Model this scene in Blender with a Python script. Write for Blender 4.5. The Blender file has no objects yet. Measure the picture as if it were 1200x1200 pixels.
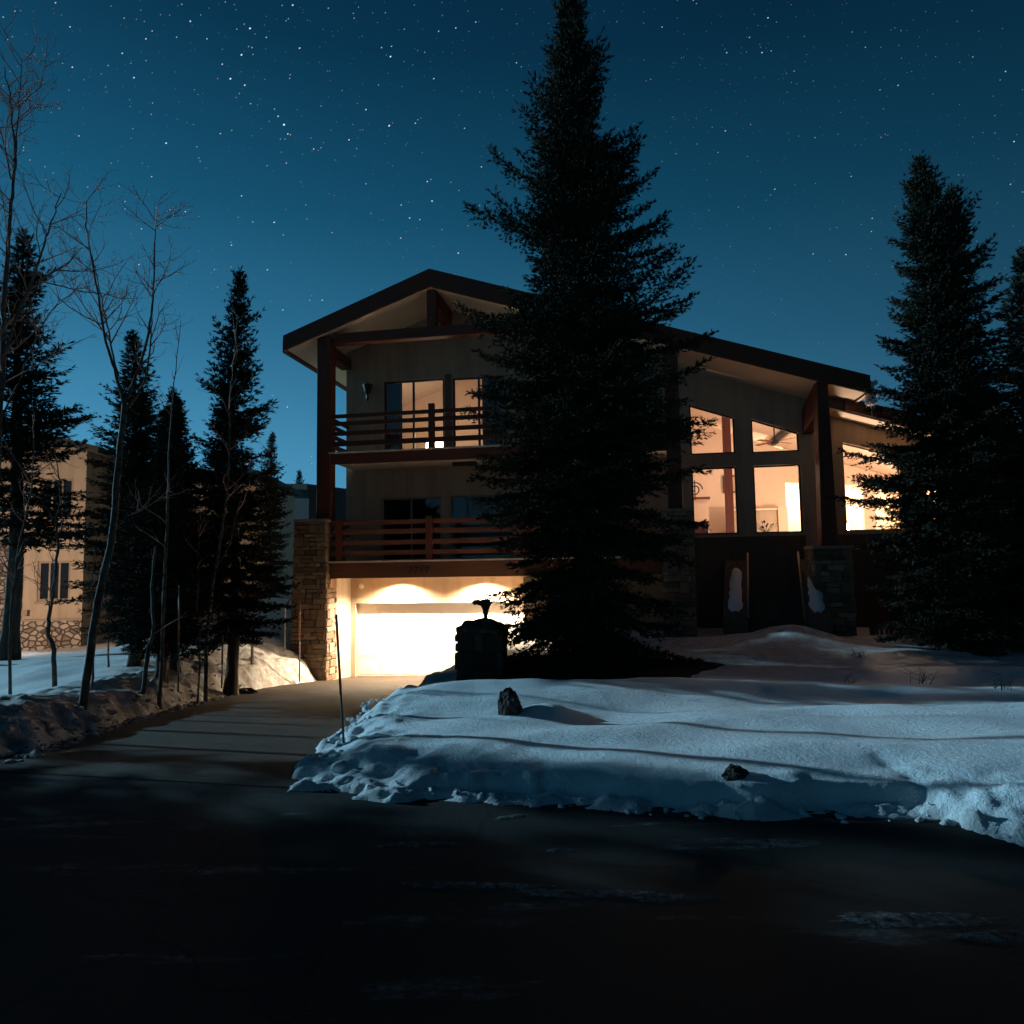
import bpy, bmesh, math, random
import numpy as np
from mathutils import Vector, Matrix, Euler
R_ = math.radians
random.seed(7)
S = bpy.context.scene
C = S.collection

# ------------------------------------------------------------------ camera
F_PX, PITCH, ROLL, EYE = 800.0, R_(4.42), R_(-0.93), 1.7
cam = bpy.data.objects.new('camera', bpy.data.cameras.new('camera'))
C.objects.link(cam); S.camera = cam
cam.data.sensor_width = 36; cam.data.lens = 36 * F_PX / 1200
cam.data.clip_start = 0.05; cam.data.clip_end = 6000
_up = Vector((0, -math.sin(PITCH), math.cos(PITCH))); _rt = Vector((1, 0, 0)); _fw = Vector((0, math.cos(PITCH), math.sin(PITCH)))
_r2 = _rt * math.cos(ROLL) + _up * math.sin(ROLL); _u2 = -_rt * math.sin(ROLL) + _up * math.cos(ROLL)
M = Matrix((( _r2.x, _u2.x, -_fw.x, 0), (_r2.y, _u2.y, -_fw.y, 0), (_r2.z, _u2.z, -_fw.z, EYE), (0, 0, 0, 1)))
cam.matrix_world = M
def ray(x, y):
    return _fw + _r2 * ((x - 600) / F_PX) + _u2 * ((600 - y) / F_PX)
def at(x, y, Y):
    d = ray(x, y); p = d * (Y / d.y); return Vector((p.x, p.y, p.z + EYE))

# ------------------------------------------------------------------ materials
def mat(name, build):
    m = bpy.data.materials.new(name); m.use_nodes = True
    nt = m.node_tree; nt.nodes.clear()
    out = nt.nodes.new('ShaderNodeOutputMaterial')
    s = build(nt)
    if s is not None: nt.links.new(s, out.inputs['Surface'])
    return m
def N(nt, t, ins=None, **kw):
    n = nt.nodes.new('ShaderNode' + t)
    for k, v in kw.items(): setattr(n, k, v)
    for k, v in (ins or {}).items():
        if isinstance(v, bpy.types.NodeSocket): nt.links.new(v, n.inputs[k])
        else: n.inputs[k].default_value = v
    return n
def rgb(c): return (c[0], c[1], c[2], 1)
def coords(nt, scale=(1, 1, 1), rot=(0, 0, 0), kind='Object'):
    tc = N(nt, 'TexCoord'); mp = N(nt, 'Mapping', {'Vector': tc.outputs[kind], 'Scale': scale, 'Rotation': rot}); return mp.outputs[0]
def noise(nt, vec, sc, det=5, rough=.6):
    return N(nt, 'TexNoise', {'Vector': vec, 'Scale': sc, 'Detail': det, 'Roughness': rough}).outputs['Fac']
def ramp(nt, fac, stops):
    n = N(nt, 'ValToRGB', {'Fac': fac}); cr = n.color_ramp
    while len(cr.elements) > len(stops): cr.elements.remove(cr.elements[-1])
    while len(cr.elements) < len(stops): cr.elements.new(1)
    for e, (p, c) in zip(cr.elements, stops):
        e.position = p; e.color = rgb(c) if not isinstance(c, float) else (c, c, c, 1)
    return n.outputs['Color']
def mix(nt, fac, a, b, bt='MIX'):
    n = N(nt, 'Mix', data_type='RGBA', blend_type=bt)
    for i, v in ((0, fac), (6, a), (7, b)):
        if isinstance(v, bpy.types.NodeSocket): nt.links.new(v, n.inputs[i])
        else: n.inputs[i].default_value = v if i == 0 else (rgb(v) if len(v) == 3 else v)
    return n.outputs[2]
def bsdf(nt, col, rough=.8, bump=None, bstr=.3, bdist=.02, metal=0, spec=.3):
    p = N(nt, 'BsdfPrincipled', {'Base Color': col if isinstance(col, bpy.types.NodeSocket) else rgb(col), 'Roughness': rough, 'Metallic': metal, 'Specular IOR Level': spec})
    if bump is not None:
        b = N(nt, 'Bump', {'Height': bump, 'Strength': bstr, 'Distance': bdist}); nt.links.new(b.outputs[0], p.inputs['Normal'])
    return p.outputs[0]
def plain(name, c, rough=.7, var=.25, sc=6, bstr=.2, metal=0, spec=.3):
    def f(nt):
        v = coords(nt); n = noise(nt, v, sc)
        col = mix(nt, n, [x * (1 - var) for x in c], [min(1, x * (1 + var)) for x in c])
        return bsdf(nt, col, rough, noise(nt, v, sc * 8), bstr, .01, metal, spec)
    return mat(name, f)
def wood(name, c, axis=0):
    def f(nt):
        s = [14, 14, 14]; s[axis] = .9
        v = coords(nt, s); n = noise(nt, v, 1.6, 6, .65)
        col = mix(nt, n, [x * .55 for x in c], [x * 1.4 for x in c])
        return bsdf(nt, col, .62, n, .35, .01)
    return mat(name, f)
def emit(name, c, st):
    m = mat(name, lambda nt: N(nt, 'Emission', {'Color': rgb(c), 'Strength': st}).outputs[0]); return m

def f_stucco(c):
    def f(nt):
        v = coords(nt); n = noise(nt, v, 1.1, 4); g = noise(nt, v, 55, 3)
        streak = noise(nt, coords(nt, (3.0, 3.0, .35)), 1.2, 4)
        col = mix(nt, n, [x * .82 for x in c], [x * 1.12 for x in c])
        col = mix(nt, ramp(nt, streak, [(.42, 0.0), (.72, .65)]), col, [x * .6 for x in c])
        return bsdf(nt, col, .9, g, .35, .012, 0, .2)
    return f
stucco = mat('stucco', f_stucco((.48, .34, .23)))
stucco_pale = mat('stucco_pale', f_stucco((.5, .4, .3)))
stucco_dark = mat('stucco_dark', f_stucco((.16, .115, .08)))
stucco_nb = mat('stucco_neighbor', f_stucco((.48, .36, .25)))
soffit_m = plain('soffit_paint', (.78, .65, .49), .8, .1, 3, .1)
wood_x = wood('stained_wood', (.14, .042, .022), 0)
wood_y = wood('stained_wood_depth', (.14, .042, .022), 1)
wood_z = wood('stained_wood_upright', (.14, .042, .022), 2)
wood_rail = wood('rail_wood', (.2, .075, .038), 0)
wood_fascia = wood('deck_fascia_wood', (.13, .052, .026), 0)
greywood = wood('weathered_wood', (.22, .17, .12), 2)
shingle = plain('roof_shingle', (.06, .055, .05), .9, .3, 8, .5)
bronze = plain('bronze_frame', (.05, .04, .033), .45, .1, 5, .05)
tan_frame = plain('tan_frame', (.3, .22, .15), .6, .1, 5, .05)
darkmetal = plain('dark_metal', (.04, .036, .034), .5, .2, 9, .2, .6)
railmetal = plain('rail_metal', (.3, .26, .22), .5, .2, 9, .2, .3)
plaster = plain('interior_plaster', (.72, .56, .44), .9, .05, 2, .05)
ceilpaint = plain('interior_ceiling', (.62, .5, .4), .9, .05, 2, .05)
carpet = plain('interior_carpet', (.3, .22, .16), .95, .2, 20, .3)
curtain_m = plain('curtain_cloth', (.06, .055, .055), .9, .2, 6, .2)
doorpaint = plain('garage_door_paint', (.78, .74, .68), .6, .05, 3, .05)
rockm = plain('dark_rock', (.045, .035, .03), .9, .5, 7, .9)
bulb_m = emit('warm_bulb', (1, .72, .42), 60)
lamp_shade_m = emit('lit_shade', (1, .78, .52), 14)
ice_m = mat('ice', lambda nt: N(nt, 'BsdfPrincipled', {'Base Color': (.8, .82, .84, 1), 'Roughness': .3, 'Transmission Weight': .12, 'IOR': 1.31}).outputs[0])
def f_glass(nt):
    g = N(nt, 'BsdfGlossy', {'Color': (.9, .9, .9, 1), 'Roughness': .02}); t = N(nt, 'BsdfTransparent', {'Color': (.97, .97, .97, 1)})
    lw = N(nt, 'LayerWeight', {'Blend': .5}); pw = N(nt, 'Math', {0: lw.outputs['Facing'], 1: 5.0}, operation='POWER'); fr = N(nt, 'MapRange', {0: pw.outputs[0], 3: .04, 4: .6})
    ms = N(nt, 'MixShader', {0: fr.outputs[0], 1: t.outputs[0], 2: g.outputs[0]}); return ms.outputs[0]
glass = mat('window_glass', f_glass)
def f_stone(nt):
    a = N(nt, 'Attribute', attribute_name='tone').outputs['Fac']
    v = coords(nt); n = noise(nt, v, 9, 6, .7)
    base = ramp(nt, a, [(0, (.04, .03, .024)), (.12, (.13, .085, .055)), (.3, (.30, .22, .14)), (.5, (.22, .105, .055)), (.68, (.42, .33, .23)), (.82, (.10, .07, .05)), (1, (.33, .24, .155))])
    col = mix(nt, ramp(nt, n, [(.3, .0), (.75, 1.0)]), base, (.12, .085, .06), 'MIX')
    col = mix(nt, .55, base, col)
    return bsdf(nt, col, .9, n, .8, .025)
stone = mat('ashlar_stone', f_stone)
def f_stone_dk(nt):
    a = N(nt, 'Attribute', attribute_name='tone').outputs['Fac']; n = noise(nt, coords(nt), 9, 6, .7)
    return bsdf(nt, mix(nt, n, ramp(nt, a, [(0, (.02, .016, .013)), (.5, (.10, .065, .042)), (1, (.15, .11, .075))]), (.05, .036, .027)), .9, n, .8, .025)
stone_dk = mat('dark_stone', f_stone_dk)  # darker-toned version of the pillar stone, for the gatepost
def f_cobble(nt):
    v = coords(nt, (1, 1, 1.35)); w = N(nt, 'TexVoronoi', {'Vector': v, 'Scale': 4.2}); d = N(nt, 'TexVoronoi', {'Vector': v, 'Scale': 4.2}, feature='DISTANCE_TO_EDGE')
    e = ramp(nt, d.outputs['Distance'], [(.0, 0.0), (.14, 1.0)])
    sep = N(nt, 'SeparateColor', {'Color': w.outputs['Color']})
    c = ramp(nt, sep.outputs[0], [(0, (.2, .15, .11)), (.5, (.36, .29, .22)), (1, (.46, .37, .29))])
    c = mix(nt, e, (.07, .05, .04), c)
    return bsdf(nt, c, .9, e, 1, .05)
cobble = mat('cobble_stone', f_cobble)
def f_snow(nt):
    v = coords(nt); a = noise(nt, v, 1.7, 6, .62); g = noise(nt, v, 26, 5, .7); s = noise(nt, v, 160, 2)
    dirt_and_light = N(nt, 'Attribute', attribute_name='dirt_and_light').outputs['Fac']  # brown tint: soil and grit, plus warm glow and shade painted in
    dm = N(nt, 'Math', {0: dirt_and_light, 1: ramp(nt, noise(nt, v, 5, 6, .7), [(.35, .25), (.65, 1.0)])}, operation='MULTIPLY')
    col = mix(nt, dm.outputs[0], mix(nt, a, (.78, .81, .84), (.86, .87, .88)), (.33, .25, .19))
    h = N(nt, 'Math', {0: g, 1: N(nt, 'Math', {0: s, 1: .25}, operation='MULTIPLY').outputs[0]}, operation='ADD')
    return bsdf(nt, col, .75, h.outputs[0], .7, .04, 0, .25)
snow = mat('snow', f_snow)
snow_cap = mat('snow_cap', lambda nt: bsdf(nt, (.82, .83, .85), .8, noise(nt, coords(nt), 18, 5), .4, .04))
def f_road(nt):
    v = coords(nt); big = noise(nt, v, .35, 5); g = noise(nt, v, 70, 3, .8); m = noise(nt, v, 6, 6, .7)
    col = mix(nt, m, (.010, .0095, .009), (.026, .024, .022))
    col = mix(nt, ramp(nt, big, [(.35, .0), (.7, .6)]), col, (.03, .028, .026))
    # salt and packed-snow film dragged along the road by tyres
    vs = coords(nt, (.55, 3.2, 1), (0, 0, R_(9))); st = noise(nt, vs, .9, 8, .68); br = noise(nt, v, 13, 5, .75)
    k = N(nt, 'Math', {0: ramp(nt, st, [(.58, 0.0), (.70, 1.0)]), 1: ramp(nt, br, [(.38, 0.0), (.68, 1.0)])}, operation='MULTIPLY').outputs[0]
    col = mix(nt, N(nt, 'Math', {0: k, 1: .85}, operation='MULTIPLY').outputs[0], col, (.33, .34, .34))
    wv = N(nt, 'TexNoise', {'Vector': v, 'Scale': 1.6, 'Detail': 4}).outputs['Color']
    vc = N(nt, 'VectorMath', {0: v, 1: N(nt, 'VectorMath', {0: wv, 1: (.5, .5, .5)}, operation='MULTIPLY').outputs[0]}, operation='ADD').outputs[0]
    ck = N(nt, 'TexVoronoi', {'Vector': vc, 'Scale': .42}, feature='DISTANCE_TO_EDGE').outputs['Distance']
    col = mix(nt, ramp(nt, ck, [(.0, 1.0), (.008, .0)]), col, (.008, .008, .008))
    return bsdf(nt, col, .82, g, .6, .012, 0, .25)
road_m = mat('asphalt', f_road)
def f_drive(nt):
    v = coords(nt); m = noise(nt, v, 3.5, 7, .72); g = noise(nt, v, 60, 3, .8)
    col = mix(nt, m, (.026, .018, .013), (.085, .062, .045))
    vs = coords(nt, (2.6, .3, 1), (0, 0, R_(-4))); st = noise(nt, vs, 1.1, 7, .7)
    col = mix(nt, ramp(nt, st, [(.45, 0.0), (.75, .7)]), col, (.04, .031, .025))
    vl = coords(nt, (.8, 2.4, 1), (0, 0, R_(20))); s2 = noise(nt, vl, 1.0, 7, .7)
    col = mix(nt, ramp(nt, s2, [(.6, 0.0), (.8, .55)]), col, (.4, .37, .34))
    wv = N(nt, 'TexNoise', {'Vector': v, 'Scale': 1.6, 'Detail': 4}).outputs['Color']
    vc = N(nt, 'VectorMath', {0: v, 1: N(nt, 'VectorMath', {0: wv, 1: (.5, .5, .5)}, operation='MULTIPLY').outputs[0]}, operation='ADD').outputs[0]
    ck = N(nt, 'TexVoronoi', {'Vector': vc, 'Scale': .5}, feature='DISTANCE_TO_EDGE').outputs['Distance']
    col = mix(nt, ramp(nt, ck, [(.0, 1.0), (.008, .0)]), col, (.025, .02, .018))
    return bsdf(nt, col, .85, g, .5, .012, 0, .2)
drive_m = mat('driveway_concrete', f_drive)
mulch_m = plain('needle_mulch', (.018, .012, .009), .95, .5, 14, 1)
def f_needle(nt):
    oi = N(nt, 'ObjectInfo'); v = coords(nt); n = noise(nt, v, 1.3, 4)
    g = N(nt, 'Math', {0: N(nt, 'NewGeometry').outputs['Random Per Island'], 1: .4}, operation='MULTIPLY').outputs[0]
    c = mix(nt, n, (.018, .024, .018), (.046, .046, .032)); c = mix(nt, g, c, (.06, .044, .03))
    return bsdf(nt, c, .85, spec=.05)
needle_m = mat('spruce_needles', f_needle)
def f_bark(nt):
    v = coords(nt, (9, 9, 2.0)); n = noise(nt, v, 1.5, 7, .75)
    return bsdf(nt, ramp(nt, n, [(.3, (.03, .022, .017)), (.7, (.14, .11, .085))]), .95, n, 1, .05)
bark_m = mat('spruce_bark', f_bark)
def f_aspen(nt):
    v = coords(nt, (3, 3, 9)); n = noise(nt, v, 1.0, 6, .7)
    return bsdf(nt, ramp(nt, n, [(.3, (.04, .03, .024)), (.5, (.11, .088, .068)), (.75, (.2, .165, .13))]), .85, n, .5, .02)
aspen_m = mat('aspen_bark', f_aspen)
twig_m = plain('aspen_twig', (.19, .115, .085), .8, .3, 5, .1)
def f_branch(nt):
    a = N(nt, 'Attribute', attribute_name='tone').outputs['Fac']; n = noise(nt, coords(nt, (3, 3, 9)), 1.0, 6, .7)
    return bsdf(nt, mix(nt, ramp(nt, a, [(.2, 0.0), (.4, 1.0)]), ramp(nt, n, [(.3, (.04, .03, .024)), (.5, (.11, .088, .068)), (.75, (.2, .165, .13))]), (.50, .25, .19)), .85, n, .3, .02)  # reddish twigs, with the warm light on them put into the colour
branch_m = mat('aspen_branch', f_branch)
stake_m = plain('marker_stake', (.3, .13, .06), .5, .15, 5, .1)
stake_lo = plain('marker_stake_base', (.14, .12, .11), .6, .15, 5, .1)

# ------------------------------------------------------------------ builders
class MB:
    def __init__(s): s.v = []; s.f = []; s.t = []
    def add(s, vs, fs, tone=.5):
        b = len(s.v); s.v += [tuple(p) for p in vs]; s.f += [tuple(b + i for i in q) for q in fs]; s.t += [tone] * len(fs); return s
    def hexa(s, p, tone=.5):
        return s.add(p, [(0, 3, 2, 1), (4, 5, 6, 7), (0, 1, 5, 4), (1, 2, 6, 5), (2, 3, 7, 6), (3, 0, 4, 7)], tone)
    def box(s, x0, x1, y0, y1, z0, z1, tone=.5):
        return s.hexa([(x0, y0, z0), (x1, y0, z0), (x1, y1, z0), (x0, y1, z0), (x0, y0, z1), (x1, y0, z1), (x1, y1, z1), (x0, y1, z1)], tone)
    def slope(s, x0, x1, y0, y1, a, b):
        """prism whose lower/upper z are a=(z at x0, z at x1), b likewise"""
        return s.hexa([(x0, y0, a[0]), (x1, y0, a[1]), (x1, y1, a[1]), (x0, y1, a[0]), (x0, y0, b[0]), (x1, y0, b[1]), (x1, y1, b[1]), (x0, y1, b[0])])
    def tube(s, pts, rad, k=8, cap=True):
        pts = [Vector(p) for p in pts]; n = len(pts); rings = []
        if not hasattr(rad, '__len__'): rad = [rad] * n
        ref = Vector((.31, .17, .93))
        for i, p in enumerate(pts):
            t = (pts[min(i + 1, n - 1)] - pts[max(i - 1, 0)])
            if t.length < 1e-9: t = Vector((0, 0, 1))
            t.normalize(); a = t.cross(ref)
            if a.length < .05: a = t.cross(Vector((1, 0, 0)))
            a.normalize(); b = t.cross(a)
            rings.append([p + (a * math.cos(2 * math.pi * j / k) + b * math.sin(2 * math.pi * j / k)) * rad[i] for j in range(k)])
        vs = [q for r in rings for q in r]; fs = []
        for i in range(n - 1):
            for j in range(k): fs.append((i * k + j, i * k + (j + 1) % k, (i + 1) * k + (j + 1) % k, (i + 1) * k + j))
        if cap: fs += [tuple(reversed(range(k))), tuple((n - 1) * k + j for j in range(k))]
        return s.add(vs, fs)
    def lathe(s, prof, k=20, c=(0, 0, 0)):
        vs = [(c[0] + r * math.cos(2 * math.pi * j / k), c[1] + r * math.sin(2 * math.pi * j / k), c[2] + z) for r, z in prof for j in range(k)]; n = len(prof)
        fs = [(i * k + j, i * k + (j + 1) % k, (i + 1) * k + (j + 1) % k, (i + 1) * k + j) for i in range(n - 1) for j in range(k)]
        return s.add(vs, fs + [tuple(reversed(range(k))), tuple((n - 1) * k + j for j in range(k))])
    def build(s, name, m, parent=None, off=(0, 0, 0), smooth=False, bevel=0):
        me = bpy.data.meshes.new(name)
        me.from_pydata([(a - off[0], b - off[1], c - off[2]) for a, b, c in s.v], [], s.f); me.update()
        at_ = me.attributes.new('tone', 'FLOAT', 'FACE'); at_.data.foreach_set('value', s.t)
        me.materials.append(m)
        if smooth: me.polygons.foreach_set('use_smooth', [True] * len(me.polygons))
        o = bpy.data.objects.new(name, me); C.objects.link(o); o.parent = parent
        if bevel:
            bv = o.modifiers.new('bevel', 'BEVEL'); bv.width = bevel; bv.segments = 2; bv.limit_method = 'ANGLE'
        return o
def np_mesh(name, verts, quads, m, parent=None, smooth=False, attrs=None):
    me = bpy.data.meshes.new(name); nv = len(verts); nf = len(quads); k = quads.shape[1]
    me.vertices.add(nv); me.vertices.foreach_set('co', np.ascontiguousarray(verts, dtype=np.float32).ravel())
    me.loops.add(nf * k); me.loops.foreach_set('vertex_index', np.ascontiguousarray(quads, dtype=np.int32).ravel())
    me.polygons.add(nf); me.polygons.foreach_set('loop_start', np.arange(nf, dtype=np.int32) * k)
    if smooth: me.polygons.foreach_set('use_smooth', np.ones(nf, dtype=bool))
    me.update(calc_edges=True); me.validate()
    for an, av in (attrs or {}).items():
        a = me.attributes.new(an, 'FLOAT', 'POINT'); a.data.foreach_set('value', av.astype(np.float32))
    me.materials.append(m)
    o = bpy.data.objects.new(name, me); C.objects.link(o); o.parent = parent
    return o
def tag(o, label=None, cat=None, group=None, kind=None):
    if label: o['label'] = label
    if cat: o['category'] = cat
    if group: o['group'] = group
    if kind: o['kind'] = kind
    return o
def thing(name, loc, label, cat, group=None, rz=0):
    o = bpy.data.objects.new(name, None); C.objects.link(o); o.location = loc; o.rotation_euler = (0, 0, rz); o.empty_display_size = .2
    return tag(o, label, cat, group)
def copy_tree(o, label=None, loc=None, rz=None, scale=None):
    c = o.copy(); C.objects.link(c)
    if label: c['label'] = label
    if loc is not None: c.location = loc
    if rz is not None: c.rotation_euler = (0, 0, rz)
    if scale is not None: c.scale = scale
    for ch in list(o.children):
        d = ch.copy(); C.objects.link(d); d.parent = c
        for g in list(ch.children):
            e = g.copy(); C.objects.link(e); e.parent = d
    return c
def lamp(name, kind, loc, power, col, parent=None, size=.05, spot=None, rot=None):
    l = bpy.data.lights.new(name, kind); l.energy = power; l.color = col
    if kind in ('POINT', 'SPOT'): l.shadow_soft_size = size
    if kind == 'SPOT': l.spot_size = spot; l.spot_blend = .6
    o = bpy.data.objects.new(name, l); C.objects.link(o); o.location = loc; o.parent = parent
    if rot: o.rotation_euler = rot
    return o

# ------------------------------------------------------------------ noise for the ground
def _hash(ix, iy, s):
    h = (ix.astype(np.int64) * 374761393 + iy.astype(np.int64) * 668265263 + s * 2147483647) & 0xffffffff
    h = ((h ^ (h >> 13)) * 1274126177) & 0xffffffff
    return ((h ^ (h >> 16)) & 0xffff) / 65535.0
def vnoise(x, y, s=0):
    ix = np.floor(x); iy = np.floor(y); fx = x - ix; fy = y - iy
    fx = fx * fx * fx * (fx * (fx * 6 - 15) + 10); fy = fy * fy * fy * (fy * (fy * 6 - 15) + 10)
    a = _hash(ix, iy, s); b = _hash(ix + 1, iy, s); c = _hash(ix, iy + 1, s); d = _hash(ix + 1, iy + 1, s)
    return (a + (b - a) * fx) * (1 - fy) + (c + (d - c) * fx) * fy - .5
def fbm(x, y, s=0, o=4, g=.5):
    r = 0; a = 1.0
    for i in range(o):
        r = r + a * vnoise(x * 2 ** i + i * 17.3, y * 2 ** i - i * 9.1, s + i); a *= g
    return r
def ridged(x, y, s=0, o=4):
    r = 0; a = 1.0
    for i in range(o):
        r = r + a * (1 - np.abs(vnoise(x * 2 ** i + i * 7.7, y * 2 ** i + i * 3.1, s + i)) * 4) * .5; a *= .5
    return r
def sst(a, b, x):
    t = np.clip((x - a) / (b - a), 0, 1); return t * t * (3 - 2 * t)

DR_L = ([3.0, 6.3, 8.7, 11.1, 13.6, 16.2, 18.6, 20.6, 24], [-4.3, -4.62, -5.14, -5.48, -5.75, -5.75, -5.3, -5.15, -5.1])
DR_R = ([3.0, 5.5, 8, 10, 13, 17, 20.5, 24], [-1.55, -1.68, -1.93, -1.9, -1.7, -1.2, .45, .6])
def zdrive(Y): return -1.53 * np.clip((Y - 6.0) / 14.5, 0, 1)
def yedge(X):
    return np.interp(X, [-60, -12, -4.6, -1.7, -.54, .55, 1.63, 2.75, 2.85, 3.0, 3.3, 6, 60], [13, 7.6, 6.3, 5.41, 5.16, 4.87, 4.6, 4.58, 4.36, 4.14, 3.95, 3.2, 1.5])
def terrain(X, Y, full=True):
    X = np.asarray(X, float); Y = np.asarray(Y, float)
    xl = np.interp(Y, *DR_L); xr = np.interp(Y, *DR_R); ye = yedge(X)
    jag = .16 * fbm(X * 2.1, Y * 2.1, 3, 3) + .07 * fbm(X * 9, Y * 9, 5, 2)
    dyr = (Y - ye) * .95
    dR = np.minimum(dyr, np.where(Y > 4.5, X - xr, 99)) + np.where(X > .3, .10 * fbm(X * .9, Y * .9, 3, 2), jag)        # + inside right yard
    dL = np.minimum(dyr, xl - X) + jag
    right = X > (xl + xr) / 2
    dR = dR + .12 * sst(.5, -1.0, X)
    d = np.where(right, dR, dL)
    zb = zdrive(Y)
    # right yard
    zy = .29 - .055 * np.clip(Y - 5.6, 0, 8) + .0 * X
    zy = zy + .13 * fbm(X * .42 + 4, Y * .75, 11, 3) + .05 * np.sin(Y * 2.3 + .35 * X + 2 * fbm(X * .3, Y * .3, 21, 2)) * sst(6.6, 8, Y)
    zy = zy + .42 * np.exp(-(((X - 6.0) / 1.1) ** 2 + ((Y - 15.0) / .9) ** 2)) + .14 * np.exp(-(((X - .32) / .34) ** 2 + ((Y - 7.1) / .3) ** 2))
    zy = zy + .22 * np.exp(-(((X - 1.2) / 1.3) ** 2 + ((Y - 11.6) / 1.1) ** 2))
    left_soft = np.maximum(sst(-.1, -1.2, X), sst(2.6, 2.95, X)); dc = d + .07 * fbm(X * 2.3, Y * .6, 37, 3)
    cut = (sst(.20, .265, dc) * .56 + sst(.25, .42, dc) * .14) + sst(-.02, .17, d) * .12 + sst(.26, 1.2, d) * .18
    face = cut * (1 - left_soft) + (sst(-.02, .6, d) * .85 + sst(.3, 1.4, d) * .15) * left_soft
    wz = .8 + .2 * sst(.5, -1.2, X) + .5 * sst(2.5, 3.0, X)
    lump = wz * (.075 * np.clip(ridged(X * 2.9, Y * 3.6, 31, 5), -.6, 1.0) + .075 * np.clip(fbm(X * 6, Y * 7, 33, 5, .62), -.4, .8)) * np.exp(-((d - .10) / .11) ** 2) + (.15 + .85 * left_soft) * .09 * fbm(X * 4, Y * 4, 41, 4) * np.exp(-((d - .4) / .4) ** 2)
    zR = zb - .015 + (zy - zb + .015) * face + lump
    # left yard: ploughed ridge along the drive, plateau, slope down to the neighbour, knoll beside the house
    zl = .13 - .05 * np.clip(Y - 8.5, 0, 14) - .05 * np.clip(-X - 9, 0, 10) + .12 * fbm(X * .5, Y * .5, 51, 3)
    zl = zl + .15 * np.clip(X + 6.8, -3.4, 0) * sst(14.5, 11.5, Y)
    zl = zl + 1.25 * np.exp(-(((X + 8.0) / 2.3) ** 2 + ((Y - 22.5) / 3.6) ** 2))
    ridge = (.07 * np.exp(-((d - .75) / .42) ** 2)) * sst(17.5, 13, Y)
    rough = (.15 * fbm(X * 1.7, Y * 1.7, 61, 4, .6) + .07 * ridged(X * 3.1, Y * 3.1, 71, 3)) * np.exp(-((d - .7) / .8) ** 2)
    zL = zb - .07 + (zl - zb + .07) * (sst(-.02, .5, d) * .62 + sst(.3, 1.6, d) * .38) + ridge + rough * sst(0, .25, d)
    z = np.where(right, zR, zL)
    z = np.where(d < 0, zb - .07 + np.maximum(d, -1) * .1, z)
    z = z + .025 * fbm(X * 1.4, Y * 1.4, 81, 4) * sst(.2, .8, d)
    # hollow under the house and gentle far rise
    hu = (X + 5.198) * math.cos(R_(9.45)) - (Y - 19.007) * math.sin(R_(9.45)); hv = (X + 5.198) * math.sin(R_(9.45)) + (Y - 19.007) * math.cos(R_(9.45))
    # keep ground under floors
    inh = (hu > .3) & (hu < 18.2) & (hv > 2.3) & (hv < 11)
    z = np.where(inh, np.minimum(z, -1.75), z)
    far = sst(34, 120, Y); z = z + far * 3.0 * (1 + fbm(X * .02, Y * .02, 91, 3))
    z = np.where(Y < -13, .1 + .2 * fbm(X * .6, Y * .6, 95, 3), np.where(Y < ye - 1.0, -.2, z))
    return z
def dirt_and_light_map(X, Y):
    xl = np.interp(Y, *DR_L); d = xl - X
    left = (1 - sst(.7, 1.5, d + .5 * fbm(X * 1.3, Y * 1.3, 7, 3))) * (X < xl + .3)  # left bank: ploughed-in soil plus warm lamplight painted in as brown
    plot = .75 * sst(-8.4, -7.0, X + .6 * fbm(X, Y, 9, 3)) * sst(10.2, 11.2, Y + .6 * fbm(X, Y, 8, 3)) * sst(17.5, 16.5, Y) + .35 * (X < -8) * sst(14, 17, Y)  # needle litter, plus shade on the back left snow painted in as brown
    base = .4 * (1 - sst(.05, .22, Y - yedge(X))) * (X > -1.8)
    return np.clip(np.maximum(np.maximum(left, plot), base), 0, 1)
def gz(x, y): return float(terrain(np.array([x]), np.array([y]))[0])

def graded(segs):
    out = []
    for a, b, st in segs:
        n = max(1, int(round((b - a) / st))); out += list(a + (b - a) * np.arange(n) / n)
    out.append(segs[-1][1]); return np.array(out)
gx = graded([(-260, -60, 20), (-60, -24, 3), (-24, -11, .3), (-11, -7, .08), (-7, 5.2, .036), (5.2, 9, .07), (9, 22, .3), (22, 60, 3), (60, 260, 20)])
gy = graded([(-120, -20, 20), (-20, -13.01, 3), (-13.01, -12.9, .1), (-12.9, 2.4, 2), (2.4, 3.4, .1), (3.4, 4.2, .04), (4.2, 5.7, .018), (5.7, 8.2, .036), (8.2, 13, .06), (13, 18, .11), (18, 26, .25), (26, 60, 2), (60, 420, 18)])
GX, GY = np.meshgrid(gx, gy)
GZ = terrain(GX, GY)
nx, ny = len(gx), len(gy)
idx = np.arange(nx * ny).reshape(ny, nx)
qd = np.stack([idx[:-1, :-1], idx[:-1, 1:], idx[1:, 1:], idx[1:, :-1]], -1).reshape(-1, 4)
g = np_mesh('snow_ground', np.stack([GX, GY, GZ], -1).reshape(-1, 3), qd, snow, smooth=True, attrs={'dirt_and_light': dirt_and_light_map(GX, GY).ravel()})
tag(g, kind='structure')

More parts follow.
